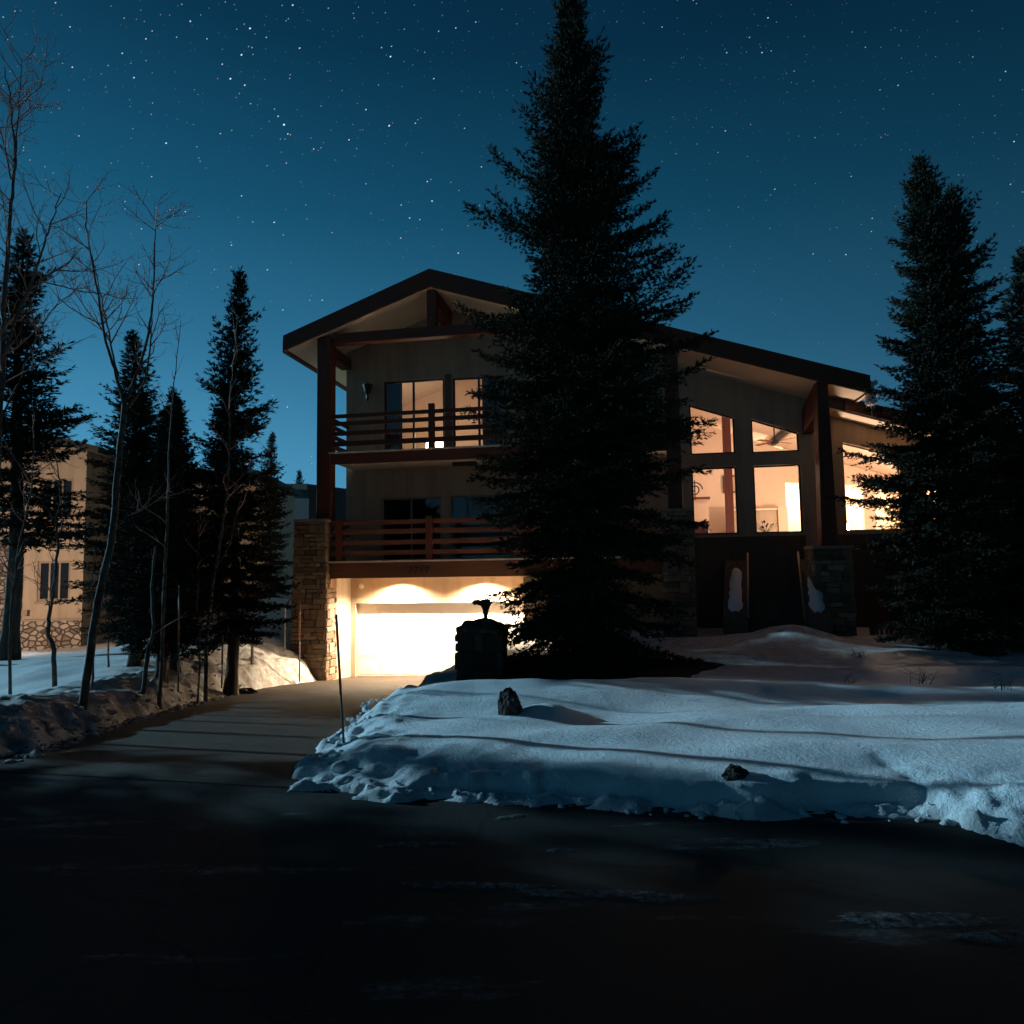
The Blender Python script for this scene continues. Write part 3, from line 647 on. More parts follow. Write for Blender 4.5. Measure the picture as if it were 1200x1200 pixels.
# ------------------------------------------------------------------ house
ANG = R_(-9.45); Z0 = -1.53; HX, HY = -5.198, 19.007
house = thing('house', (HX, HY, Z0), 'three storey stucco house with brown gable, balconies and a brightly lit garage', 'house', None, ANG)
HO = (0, 0, Z0)
def hb(mb, name, m, parent=house, **k): return mb.build(name, m, parent, HO if parent is house else HO, **k)
def sub(mb, name, m, par, **k):
    o = mb.build(name, m, par, HO, **k); return o
def hworld(u, v, z): return Vector((HX + u * math.cos(ANG) - v * math.sin(ANG), HY + u * math.sin(ANG) + v * math.cos(ANG), z))
W = 1.513; WT = .2
def zl_(u): return 9.37 - .35 * (3.12 - u)
def zr_(u): return 9.37 - .326 * (u - 3.12)
def zroof(u): return zl_(u) if u < 3.12 else zr_(u)
def zwing(u): return zr_(u) - .30
UEND = 14.18
# --- front wall with its openings: (u0,u1,zb,zt at u0,zt at u1)
OPEN = [(.26, 5.4, -1.6, .63, .63), (1.07, 2.90, 1.86, 3.74, 3.74), (3.19, 5.03, 1.86, 3.74, 3.74),
        (1.15, 3.02, 4.90, 7.29, 7.29), (3.29, 4.85, 4.90, 7.27, 7.27),
        (10.09, 11.30, 2.44, 4.30, 4.30), (11.73, 12.97, 2.44, 4.30, 4.30), (10.09, 11.30, 4.67, 6.10, 5.67), (11.73, 12.97, 4.65, 5.61, 5.16),
        (14.04, 15.45, 2.44, 4.85, 4.42), (16.0, 17.3, 2.44, 4.1, 3.7)]
brk = sorted(set([-.05, 3.12, 5.6, 9.6, 13.5, 18.6] + [o[0] for o in OPEN] + [o[1] for o in OPEN]))
wl = MB()
for a, b in zip(brk[:-1], brk[1:]):
    zt = (zroof(a) + .05, zroof(b) + .05) if b <= 13.5 else (zwing(a) + .05, zwing(b) + .05)
    lo = (-1.7, -1.7)
    for (u0, u1, zb, t0, t1) in sorted([o for o in OPEN if o[0] <= a + 1e-6 and o[1] >= b - 1e-6], key=lambda o: o[2]):
        if zb > lo[0] + .01: wl.slope(a, b, W, W + WT, lo, (zb, zb))
        f = lambda u: t0 + (t1 - t0) * (u - u0) / (u1 - u0)
        lo = (f(a), f(b))
    wl.slope(a, b, W, W + WT, lo, zt)
hb(wl, 'front_wall', stucco)
ow = MB()
ow.slope(-.05, .15, W + WT, 9.4, (-1.7, -1.7), (zl_(-.05) + .04, zl_(.15) + .04))
ow.slope(18.4, 18.6, W + WT, 9.4, (-1.7, -1.7), (zwing(18.4) + .04, zwing(18.6) + .04))
ow.slope(.15, 3.12, 9.2, 9.4, (-1.7, -1.7), (zl_(.15) + .04, 9.41)); ow.slope(3.12, 18.4, 9.2, 9.4, (-1.7, -1.7), (9.37, zwing(18.4)))
hb(ow, 'side_wall', stucco)
# return wall between pillar and garage wall
hb(MB().box(-.06, .12, .42, W, -1.7, 1.40), 'return_wall', stucco_pale)
# darker render below the living-room sills
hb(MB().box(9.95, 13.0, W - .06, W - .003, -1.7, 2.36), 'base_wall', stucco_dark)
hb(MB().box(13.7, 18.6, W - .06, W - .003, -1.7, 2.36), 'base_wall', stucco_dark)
# --- roof
F0 = -.3; VB = 10.0; TH = .34
rf = MB()
rf.slope(-1.14, 3.12, F0 + .06, VB, (zl_(-1.14) + .03, 9.40), (zl_(-1.14) + .03 + TH, 9.40 + TH))
rf.slope(3.12, UEND, F0 + .06, VB, (9.40, zr_(UEND) + .03), (9.40 + TH, zr_(UEND) + .03 + TH))
roof = hb(rf, 'roof', shingle)
sf = MB()
sf.slope(-1.1, 3.12, F0 + .09, VB - .05, (zl_(-1.1), 9.37), (zl_(-1.1) + .028, 9.398)); sf.slope(3.12, UEND - .04, F0 + .09, VB - .05, (9.37, zr_(UEND - .04)), (9.398, zr_(UEND - .04) + .028))
sub(sf, 'soffit', soffit_m, roof)
fs = MB()
fs.slope(-1.18, 3.12, F0, F0 + .058, (zl_(-1.18) - .02, 9.35), (zl_(-1.18) + .42, 9.86)); fs.slope(3.12, 14.24, F0, F0 + .058, (9.35, zr_(14.24) - .03), (9.86, zr_(14.24) + .43))
sub(fs, 'fascia_board', wood_x, roof)
ef = MB(); ef.slope(-1.22, -1.142, F0 + .06, VB, (zl_(-1.2) - .05, zl_(-1.142) - .03), (zl_(-1.2) + .34, zl_(-1.142) + .36)); sub(ef, 'eave_board', wood_y, roof)
ef = MB(); ef.slope(UEND + .002, UEND + .06, F0 + .06, .8, (zr_(UEND) - .02, zr_(UEND) - .04), (zr_(UEND) + .36, zr_(UEND) + .34)); sub(ef, 'eave_board', soffit_m, roof)
# ice lump at the eave with icicles
ic = MB(); rr = random.Random(4)
for k in range(26):
    c = Vector((UEND + .10 + rr.uniform(-.02, .14), F0 + .12 + rr.uniform(0, .45), zr_(UEND) + .28 - rr.random() ** 1.2 * .5)); r = rr.uniform(.05, .11)
    ic.lathe([(r * .3, -r), (r * .85, -r * .5), (r, 0), (r * .8, r * .55), (r * .25, r)], 10, c)
for k in range(7):
    x, y = UEND + rr.uniform(.02, .16), F0 + .1 + rr.uniform(0, .35); l = rr.uniform(.12, .45); z = zr_(UEND) - .12
    ic.tube([(x, y, z), (x, y, z - l * .5), (x, y, z - l)], [.018, .011, .002], 6)
sub(ic, 'ice', ice_m, roof, smooth=True)
# wing roof continuing down to the right, set back
wr = MB(); wr.slope(13.3, 19.4, .80, VB, (zwing(13.3) + .0, zwing(19.4)), (zwing(13.3) + .26, zwing(19.4) + .26)); wroof = hb(wr, 'wing_roof', shingle)
wf = MB(); wf.slope(13.95, 19.45, .745, .798, (zwing(13.95) + .02, zwing(19.45) + .02), (zwing(13.95) + .36, zwing(19.45) + .40)); sub(wf, 'fascia_board', wood_x, wroof)
ws = MB(); ws.slope(13.2, 19.4, .80, W + .1, (zwing(13.2) - .03, zwing(19.4) - .03), (zwing(13.2) - .002, zwing(19.4) - .002)); sub(ws, 'soffit', soffit_m, wroof)
# --- gable timbers
hb(MB().box(.22, 6.1, -.06, .20, 8.02, 8.32), 'tie_beam', wood_x, bevel=.012)
hb(MB().box(2.98, 3.24, -.1, .16, 8.32, 9.36), 'king_post', wood_z, bevel=.012)
rb_ = MB(); rb_.box(2.96, 3.28, .16, W, 8.90, 9.30); hb(rb_, 'ridge_beam', wood_y)
eb = MB(); eb.box(-.2, .12, .22, W - .003, 7.72, 8.05); hb(eb, 'eave_beam', wood_y, bevel=.012)
hb(MB().box(-.24, .17, -.11, .25, 3.06, 8.24), 'porch_column', wood_z, bevel=.015)
c2 = MB(); c2.hexa([(12.97, -.15, 2.04), (13.36, -.15, 2.04), (13.36, .25, 2.04), (12.97, .25, 2.04), (13.05, -.15, 6.16), (13.30, -.15, 6.08), (13.30, .25, 6.08), (13.05, .25, 6.16)]); hb(c2, 'porch_column', wood_z, bevel=.015)
bb = MB(); bb.hexa([(13.06, .25, 5.35), (13.3, .25, 5.27), (13.3, W - .003, 5.1), (13.06, W - .003, 5.1), (13.06, .25, 6.12), (13.3, .25, 6.05), (13.3, W - .003, 5.75), (13.06, W - .003, 5.75)]); hb(bb, 'eave_beam', wood_y)
hb(MB().box(9.35, 9.7, -.1, .25, 3.05, 7.25), 'porch_column', wood_z, bevel=.015)
# --- stone pillars of coursed blocks
def stones(x0, x1, y0, y1, z0, z1, seed, batter=0.0, top=0):
    rr = random.Random(seed); mb = MB(); mb.box(x0 + .03, x1 - .03, y0 + .03, y1 - .03, z0, z1 - .01, .0)
    z = z0
    while z < z1 - .02:
        h = min(rr.choice((.08, .11, .15, .2, .27)), z1 - z); h = h if z1 - z - h > .05 else z1 - z
        kx = batter * (1 - (z - z0) / (z1 - z0))
        for face in range(4):
            A_, B_ = ((x0 - kx, y0), (x1 + kx * .2, y0)) if face == 0 else ((x1 + kx * .2, y0), (x1 + kx * .2, y1)) if face == 1 else ((x1, y1), (x0 - kx, y1)) if face == 2 else ((x0 - kx, y1), (x0 - kx, y0))
            A_ = Vector((*A_, 0)); B_ = Vector((*B_, 0)); d = (B_ - A_); Lf = d.length; d.normalize(); nrm = Vector((d.y, -d.x, 0)); s = 0
            while s < Lf - .01:
                w = min(rr.uniform(.10, .42), Lf - s); w = w if Lf - s - w > .08 else Lf - s
                sub_ = [(z, h)] if h < .2 or rr.random() < .6 else [(z, h * .5), (z + h * .5, h * .5)]
                for (zz, hh) in sub_:
                    o = rr.uniform(-.015, .035); gp = .007; ch = .016; tone = rr.uniform(.12, 1)
                    q = []
                    for dep, ins in ((-.09, 0), (o - .012, 0), (o, ch)):
                        for (a_, b_) in ((s + gp + ins, zz + gp + ins), (s + w - gp - ins, zz + gp + ins), (s + w - gp - ins, zz + hh - gp - ins), (s + gp + ins, zz + hh - gp - ins)):
                            pt = A_ + d * (a_ + rr.uniform(-.014, .014)) + nrm * dep; q.append((pt.x, pt.y, b_ + rr.uniform(-.014, .014)))
                    fcs = [(8, 9, 10, 11)]
                    for lv in (0, 4):
                        for j in range(4): fcs.append((lv + j, lv + (j + 1) % 4, lv + 4 + (j + 1) % 4, lv + 4 + j))
                    mb.add(q, fcs, tone)
                s += w
        z += h
    return mb
def pillar(args, cap, par=house):
    p = stones(*args).build('stone_pillar', stone, par, HO)
    x0, x1, y0, y1, z0, z1 = args[:6]; MB().box(x0 - .03, x1 + .03, y0 - .03, y1 + .03, z1 + .002, z1 + cap).build('cap', plain_cap, p, HO, bevel=.015)
    return p
plain_cap = plain('stone_cap', (.3, .24, .18), .85, .3, 7, .6)
pillar((-.80, .14, -.28, .40, -1.75, 2.98, 1, .12), .07)
pillar((5.58, 6.35, -.28, .40, -1.75, 1.38, 5), .001)
hb(MB().box(5.58, 5.76, .41, W - .003, -1.7, 1.39), 'return_wall', stucco_pale)
pillar((9.15, 9.92, -.28, .42, -1.2, 2.98, 2), .07)
pillar((12.72, 13.6, -.35, .45, -1.2, 1.96, 3), .075)
# --- balconies
def balcony(z_f, fh, u1, rails, posts, name, fm, rm, num=False):
    b = hb(MB().box(.18, u1, -.02, W - .003, z_f - fh + .06, z_f - .0), name, soffit_m)
    fb = sub(MB().box(.14, u1, -.09, -.022, z_f - fh, z_f - .035), 'fascia_board', fm, b, bevel=.008)
    sub(MB().box(.12, u1, -.12, .05, z_f - .032, z_f + .012), 'cap_strip', soffit_m, b)
    for (za, zb_) in rails:
        sub(MB().box(.18, u1, -.05, .0, za, zb_), 'rail', rm, b, bevel=.006)
    for (pu, pw, zt) in posts: sub(MB().box(pu, pu + pw, -.1, .05, z_f + .013, zt), 'post', wood_z, b, bevel=.01)
    for (za, zb_) in rails: sub(MB().box(.0, .05, .26, W - .003, za, zb_), 'side_rail', rm, b, bevel=.006)
    return b, fb
lowb, lowf = balcony(1.86, .46, 9.4, [(2.02, 2.15), (2.30, 2.43), (2.60, 2.73), (2.86, 2.98)], [(.33, .19, 3.03), (2.90, .19, 3.06), (5.6, .19, 3.06)], 'balcony', wood_fascia, wood_rail)
upb, upf = balcony(4.90, .33, 9.4, [(5.08, 5.22), (5.38, 5.50), (5.66, 5.78), (5.88, 5.99)], [(3.0, .16, 6.15), (5.7, .16, 6.15)], 'balcony', wood_x, wood_x)
# house number on the lower fascia
cu = bpy.data.curves.new('house_number', 'FONT'); cu.body = '7717'; cu.size = .27; cu.extrude = .008; cu.space_character = 1.15
tmp = bpy.data.objects.new('tmp', cu); C.objects.link(tmp); bpy.context.view_layer.update()
me = bpy.data.meshes.new_from_object(tmp.evaluated_get(bpy.context.evaluated_depsgraph_get())); bpy.data.objects.remove(tmp)
me.materials.clear(); me.materials.append(darkmetal); hn = bpy.data.objects.new('house_number', me); C.objects.link(hn); hn.parent = lowb
hn.rotation_euler = (R_(90), 0, 0); hn.location = (2.42, -.10, 1.51 - Z0)
# --- doors and windows
def opening(u0, u1, zb, t0, t1, name, m, mull=(), fw=.05, curtain=None):
    v0, v1 = W + .05, W + .12; mb = MB()
    f = lambda u: t0 + (t1 - t0) * (u - u0) / (u1 - u0)
    mb.box(u0 + .002, u0 + fw, v0, v1, zb + .002, f(u0) - .01); mb.box(u1 - fw, u1 - .002, v0, v1, zb + .002, f(u1) - .02)
    mb.slope(u0 + fw, u1 - fw, v0 + .003, v1 - .003, (zb + .004, zb + .004), (zb + fw, zb + fw)); mb.slope(u0 + fw, u1 - fw, v0 + .003, v1 - .003, (f(u0 + fw) - fw, f(u1 - fw) - fw), (f(u0 + fw) - .004, f(u1 - fw) - .004))
    for mu in mull: mb.slope(mu - fw * .6, mu + fw * .6, v0 + .006, v1 - .006, (zb + fw, zb + fw), (f(mu - fw * .6) - fw, f(mu + fw * .6) - fw))
    w = hb(mb, name, m)
    sub(MB().slope(u0 + fw, u1 - fw, v0 + .03, v0 + .036, (zb + fw, zb + fw), (f(u0 + fw) - fw, f(u1 - fw) - fw)), 'pane', glass, w)
    return w
d1 = opening(1.15, 3.02, 4.92, 7.29, 7.29, 'sliding_door', bronze, (2.06,))
d2 = opening(3.29, 4.85, 4.92, 7.27, 7.27, 'sliding_door', bronze, (4.07,))
opening(1.07, 2.90, 1.88, 3.74, 3.74, 'sliding_door', tan_frame, (1.98,)); opening(3.19, 5.03, 1.88, 3.74, 3.74, 'sliding_door', tan_frame, (4.1,))
for o in OPEN[5:]: opening(*o, 'window', tan_frame if o[0] > 13 else bronze, (), .045)
def curtain(u0, u1, z0, z1, par):
    mb = MB(); k = 24; vs = []
    for i in range(k + 1):
        u = u0 + (u1 - u0) * i / k; v = W + .30 + .03 * math.sin(i * 1.7); vs += [(u, v, z0), (u, v, z1)]
    for i in range(k + 1):
        u = u0 + (u1 - u0) * i / k; v = W + .315 + .03 * math.sin(i * 1.7); vs += [(u, v, z0), (u, v, z1)]
    n = 2 * (k + 1)
    fs_ = [(2 * i, 2 * i + 2, 2 * i + 3, 2 * i + 1) for i in range(k)] + [(n + 2 * i + 1, n + 2 * i + 3, n + 2 * i + 2, n + 2 * i) for i in range(k)]
    mb.add(vs, fs_); return mb
sub(curtain(1.1, 1.62, 4.95, 7.4, d1), 'curtain', curtain_m, d1); sub(curtain(4.12, 4.75, 4.95, 7.4, d2), 'curtain', curtain_m, d2)
# jamb trim between the two upper doors
hb(MB().box(3.06, 3.25, W - .03, W - .003, 4.92, 7.4), 'door_trim', stucco_dark)
# --- garage door
gd = MB(); gv = W + .15
for i in range(4):
    z0_, z1_ = -1.53 + .545 * i, -1.53 + .545 * (i + 1) - .012
    gd.box(.27, 5.39, gv + .02, gv + .06, z0_, z1_ - .004); gd.box(.27, 5.39, gv + .045, gv + .058, z1_ - .004, z1_ + .012)
    for k in range(8):
        a = .30 + k * .637; b = a + .60
        gd.hexa([(a, gv + .02, z0_ + .03), (b, gv + .02, z0_ + .03), (b, gv + .021, z1_ - .03), (a, gv + .021, z1_ - .03), (a + .05, gv + .014, z0_ + .08), (b - .05, gv + .014, z0_ + .08), (b - .05, gv + .015, z1_ - .08), (a + .05, gv + .015, z1_ - .08)])
        gd.add([(a + .05, gv + .014, z0_ + .08), (b - .05, gv + .014, z0_ + .08), (b - .05, gv + .014, z1_ - .08), (a + .05, gv + .014, z1_ - .08)], [(0, 1, 2, 3)])
garage = hb(gd, 'garage_door', doorpaint)
gt = MB(); gt.box(.10, .262, W - .035, W - .002, -1.6, .79); gt.box(5.398, 5.55, W - .035, W - .002, -1.6, .79); gt.box(.262, 5.398, W - .035, W - .002, .632, .79); sub(gt, 'trim', stucco_pale, garage)
# --- lights of the garage soffit
WARM = (1, .80, .55)
for u in (1.72, 4.2):
    l = hb(MB().lathe([(.055, -.01), (.10, -.01), (.11, .0), (.11, .02), (.055, .02)], 20, (u, 1.05, 1.43)), 'recessed_light', soffit_m)
    sub(MB().lathe([(.05, 0), (.05, .004)], 16, (u, 1.05, 1.432)), 'bulb', bulb_m, l)
    lamp('garage_light', 'SPOT', (u, 1.05, 1.40 - Z0), 2700, WARM, house, .06, R_(150), (R_(-8), 0, 0))
cm = hb(MB().lathe([(.02, -.06), (.075, -.055), (.085, 0), (.06, .03), (.03, .05)], 16, (0, 0, 0)), 'security_camera', doorpaint, smooth=True)
cm.rotation_euler = (R_(90), 0, 0); cm.location = (.46, W - .06, 1.14 - Z0); cm.data.transform(Matrix.Translation((0, 0, Z0)))
# --- unlit sconce by the balcony door
sc_ = hb(MB().lathe([(.02, -.30), (.05, -.22), (.035, -.12), (.09, -.02), (.13, .1), (.16, .2), (.05, .22), (.02, .3)], 10, (.69, W - .17, 6.98)), 'wall_sconce', darkmetal)
sub(MB().box(.65, .73, W - .10, W - .003, 6.95, 7.02), 'bracket', darkmetal, sc_)
# projector under the upper balcony
pj = hb(MB().box(3.62, 4.3, .05, .2, 4.42, 4.52), 'patio_heater', darkmetal, bevel=.02)
# --- interior
fl = MB()
fl.box(.15, 18.4, W + WT, 9.2, 1.62, 1.85); fl.box(.15, 9.2, W + WT, 9.2, 4.62, 4.88)
hb(fl, 'floor_slab', carpet)
iw = MB()
iw.box(9.2, 9.35, W + WT, 9.2, 1.85, 7.3)                      # left wall of living room
iw.slope(.15, 3.12, 5.6, 5.72, (4.88, 4.88), (zl_(.15) - .12, 9.25)); iw.slope(3.12, 5.6, 5.6, 5.72, (4.88, 4.88), (9.25, zr_(5.6) - .12))
iw.slope(5.6, 5.72, W + WT, 5.6, (4.88, 4.88), (zr_(5.6) - .1, zr_(5.72) - .1))
iw.slope(9.35, 13.66, 6.5, 6.62, (1.85, 1.85), (zr_(9.35) - .2, zr_(13.66) - .45)); iw.slope(13.66, 18.4, 6.5, 6.62, (4.35, 4.0), (zwing(13.66) - .1, zwing(18.4) - .1))
iw.box(16.1, 16.46, 6.45, 6.62, 1.85, 4.2)
hb(iw, 'interior_wall', plaster)
ce = MB(); ce.slope(.15, 3.12, W + WT, 5.6, (7.46, 8.45), (7.55, 8.54)); ce.slope(3.12, 5.6, W + WT, 5.6, (8.45, 7.6), (8.54, 7.69)); ce.slope(5.73, 13.4, W + WT, 9.2, (zr_(5.73) - .14, zr_(13.4) - .14), (zr_(5.73) - .05, zr_(13.4) - .05)); ce.slope(13.4, 18.4, W + WT, 9.2, (zwing(13.4) - .08, zwing(18.4) - .08), (zwing(13.4) - .01, zwing(18.4) - .01))
hb(ce, 'interior_ceiling', ceilpaint)
hb(MB().box(11.28, 11.5, 3.6, 3.85, 1.85, 6.3), 'interior_post', wood_z)
hb(MB().box(13.2, 13.5, 5.6, 6.0, 1.85, 3.45), 'interior_post', plaster)
iw2 = MB(); iw2.box(9.35, 10.95, 5.2, 5.35, 1.85, 3.75); hw = hb(iw2, 'half_wall', plaster); sub(MB().box(9.35, 11.0, 5.12, 5.4, 3.752, 3.82), 'ledge', wood_x, hw)
hw = hb(MB().box(11.62, 13.2, 5.7, 5.85, 1.85, 3.36), 'half_wall', stucco_pale); sub(MB().box(11.6, 13.2, 5.64, 5.9, 3.362, 3.42), 'ledge', soffit_m, hw)
WI = (1, .74, .54)
cb = thing('cabinet', hworld(10.35, 2.9, 1.86), 'dark low cabinet behind the lower left living room window', 'cabinet', None, ANG)
MB().box(-.55, .3, 0, .45, .06, .98).build('carcass', wood_x, cb, bevel=.01); MB().box(-.53, -.14, -.022, -.002, .1, .94).build('door', wood_z, cb); MB().box(-.11, .28, -.022, -.002, .1, .94).build('door', wood_z, cb); MB().box(-.58, .33, -.03, .47, .982, 1.02).build('top', wood_x, cb)
pf = thing('picture_frame', hworld(12.0, 6.44, 4.35), 'plain framed picture on the back wall of the living room', 'picture', None, ANG)
pm_ = MB(); pm_.box(-.4, .4, -.03, 0, -.3, -.25); pm_.box(-.4, .4, -.03, 0, .25, .3); pm_.box(-.4, -.35, -.03, 0, -.25, .25); pm_.box(.35, .4, -.03, 0, -.25, .25); pm_.build('frame', darkmetal, pf); MB().box(-.35, .35, -.015, -.002, -.25, .25).build('canvas', stucco_nb, pf)
fan = thing('ceiling_fan', hworld(12.85, 4.0, 5.35), 'ceiling fan with four blades seen through the upper right living room window', 'fan')
fm = MB().tube([(0, 0, .05), (0, 0, .62)], .02, 8); fm.build('rod', darkmetal, fan)
MB().lathe([(.05, -.09), (.12, -.05), (.13, .03), (.05, .07)], 16).build('motor', darkmetal, fan)
for k in range(4):
    a = .5 + k * math.pi / 2; bl = MB().hexa([(.12, -.05, -.01), (.72, -.075, -.01), (.72, .075, .01), (.12, .05, .01), (.12, -.05, 0), (.72, -.075, 0), (.72, .075, .02), (.12, .05, .02)]); o = bl.build('blade', wood_x, fan); o.rotation_euler = (0, 0, a)
pt = thing('houseplant', hworld(12.2, 2.6, 2.38), 'small leafy houseplant on a stand behind the lower right living room window', 'plant')
pm = MB().lathe([(.06, -.52), (.1, -.5), (.1, .0), (.12, .12), (.09, .12)], 14); pm.build('pot', darkmetal, pt)
pl = MB(); rr = random.Random(2)
for k in range(22):
    d = Vector((rr.gauss(0, .6), rr.gauss(0, .6), 1)).normalized(); l = rr.uniform(.15, .45); pl.tube([(0, 0, .1), tuple(d * l * .6 + Vector((0, 0, .1))), tuple(d * l + Vector((0, 0, .08)))], [.004, .004, .003], 4)
    e = d * l + Vector((0, 0, .08)); s = d.cross(Vector((0, 0, 1))).normalized() * .035; pl.add([e, e + d * .05 + s, e + d * .12, e + d * .05 - s], [(0, 1, 2, 3)])
pl.build('leaves', needle_m, pt)
wd = thing('wall_decor', hworld(10.5, 4.9, 4.05), 'dark curled metal ornament behind the lower left living room window', 'ornament')
MB().tube([(.25 * math.cos(t) * (1 - t / 14), 0, .25 * math.sin(t) * (1 - t / 14)) for t in np.linspace(0, 11, 40)], .02, 6).build('scroll', darkmetal, wd); MB().tube([(0, 0, -.35), (0, 0, .3)], .02, 6).build('stem', darkmetal, wd)
def table_lamp(loc, label, r, sh):
    t = thing('table_lamp', loc, label, 'lamp'); MB().lathe([(.09, 0), (.1, .02), (.03, .05), (.05, .16), (.03, .3), (.012, .32)], 16).build('base', darkmetal, t, (0, 0, .34)); return t
tl = table_lamp(hworld(14.30, 2.3, 2.50), 'bare glowing lamp close to the sill in the right window', .1, 0)
MB().lathe([(.03, -.09), (.085, -.05), (.1, 0), (.085, .05), (.03, .09)], 16).build('bulb', emit('bright_bulb', (1, .8, .55), 160), tl, (0, 0, -.08), True)
lamp('window_lamp', 'POINT', hworld(14.30, 2.25, 2.80), 480, WI, None, .08)
bl_ = table_lamp(hworld(2.26, 3.2, 5.42), 'glowing bedside lamp low behind the upper balcony railing', .2, 1)
MB().lathe([(.34, -.17), (.335, -.17), (.28, .17), (.285, .17)], 24).build('lamp_shade', lamp_shade_m, bl_, (0, 0, -.1), True)
hb(MB().box(2.0, 2.65, 3.0, 3.45, 4.88, 5.08), 'nightstand', wood_x)
lamp('bedroom_light', 'POINT', hworld(2.32, 3.2, 5.9), 62, (1, .73, .48), None, .2)
lamp('living_light', 'POINT', hworld(11.6, 4.6, 4.6), 58, WI, None, .2)
lamp('dining_light', 'POINT', hworld(16.6, 4.2, 3.6), 110, WI, None, .2)
lamp('kitchen_light', 'POINT', hworld(14.6, 7.9, 4.1), 720, (1, .80, .58), None, .2)
lamp('kitchen_light', 'POINT', hworld(17.0, 7.9, 3.6), 560, (1, .80, .58), None, .2)

# ------------------------------------------------------------------ entry steps
def q3(x, y, Y): return at(x, y, Y)
st = thing('entry_steps', hworld(11.9, -.9, -.4), 'dark entry steps between two stone cheek walls capped with snow', 'steps', None, ANG - R_(11))
so = MB(); nS = 8
# local frame: x across, y back, z up from -0.4
for i in range(nS): so.box(-.85, .40, .25 + .22 * i, .25 + .22 * (nS), -.3 + .19 * i, -.3 + .19 * (i + 1))
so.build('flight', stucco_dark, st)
def cheek(x0, x1, inner):
    c = MB(); c.hexa([(x0, 0, -.4), (x1, 0, -.4), (x1, 1.9, -.4), (x0, 1.9, -.4), (x0, 0, .78), (x1, 0, .78), (x1, 1.9, 2.12), (x0, 1.9, 2.12)]); ck = c.build('cheek_wall', stucco_dark, st)
    n = 12; sv = []; rr = random.Random(int(x0 * 10) + 40); xm = (x0 + x1) / 2
    for i in range(n + 1):
        f = i / n; y = .12 + 1.45 * f; z = .78 + 1.34 * y / 1.9; w = (.17 - .05 * f) * (1 if 0 < i < n else .4)
        for s, dz in ((-1, .012), (-.6, .09), (0, .13), (.6, .09), (1, .012)): sv.append((xm + s * w * rr.uniform(.85, 1.15), y, z + dz * (1 if 0 < i < n else .3)))
    s_ = MB().add(sv, [(i * 5 + j, i * 5 + j + 1, i * 5 + 6 + j, i * 5 + 5 + j) for i in range(n) for j in range(4)]); s_.build('snow_cap', snow_cap, ck, smooth=True)
    r = MB(); r.tube([(inner, -.04, .75), (inner, -.04, .98), (inner, 1.75, 2.30), (inner, 1.75, 2.02)], .026, 8); r.tube([(inner, -.04, .80), (inner, 1.75, 2.07)], .016, 6); r.build('handrail', railmetal, st, smooth=True)
cheek(-1.42, -.86, -.84); cheek(.41, .97, .39)

# lattice screen under the wing
ls = thing('lattice_fence', hworld(14.2, .6, -.5), 'dark slatted wooden fence below the wing at the right end of the house', 'fence', None, ANG)
for k in range(5): MB().box(k * .95, k * .95 + .1, -.05, .05, -.3, 1.35).build('post', wood_z, ls)
mb = MB()
for k in range(34): mb.box(.04 + k * .112, .10 + k * .112, .052, .075, -.2, 1.2)
mb.build('slats', wood_z, ls); MB().box(-.05, 4.0, -.07, .09, 1.352, 1.43).build('top_rail', wood_x, ls)

# ------------------------------------------------------------------ free stone pillar by the drive
mp = thing('stone_gatepost', (-.49, 10.6, gz(-.49, 10.6) - .1), 'dark squat stone gatepost standing in the snow in front of the lit garage', 'gatepost', None, R_(-6))
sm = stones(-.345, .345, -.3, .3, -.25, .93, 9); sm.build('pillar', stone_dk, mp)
cp = MB(); k = 12; vs = []
for i in range(k + 1):
    for j in range(k + 1):
        a, b = -1 + 2 * i / k, -1 + 2 * j / k; e = (1 - abs(a) ** 4) * (1 - abs(b) ** 4)
        vs.append((a * .33, b * .28, .90 + .13 * e ** .6 + .02 * math.sin(5 * a + 3 * b)))
cp.add(vs, [(i * (k + 1) + j, (i + 1) * (k + 1) + j, (i + 1) * (k + 1) + j + 1, i * (k + 1) + j + 1) for i in range(k) for j in range(k)]); cp.build('cap', rockm, mp, smooth=True)
pp = thing('planter', mp.location + Vector((.06, 0, 1.02)), 'dark flared planter with a leafy sprig on top of the stone gatepost', 'planter')
MB().lathe([(.03, 0), (.032, .06), (.05, .16), (.075, .22), (.105, .27), (.10, .285)], 14).build('pot', rockm, pp, smooth=True)
sv_ = []; rs = np.random.RandomState(3); sg = MB()
for k in range(60):
    a = rs.uniform(0, 6.28); e = rs.uniform(-.3, .6); d = Vector((math.cos(a) * math.cos(e) - .55, math.sin(a) * math.cos(e) * .6, math.sin(e) * .6)).normalized(); p0 = Vector((rs.uniform(-.14, .1), rs.uniform(-.06, .06), .26 + rs.uniform(-.02, .04))); l = rs.uniform(.06, .14)
    s = d.cross(Vector((0, 0, 1))).normalized() * .016; s2 = s.cross(d).normalized() * .014
    for q in (s, s2): sg.add([p0, p0 + d * l * .45 + q, p0 + d * l, p0 + d * l * .45 - q], [(0, 1, 2, 3)])
sg.build('foliage', needle_m, pp)

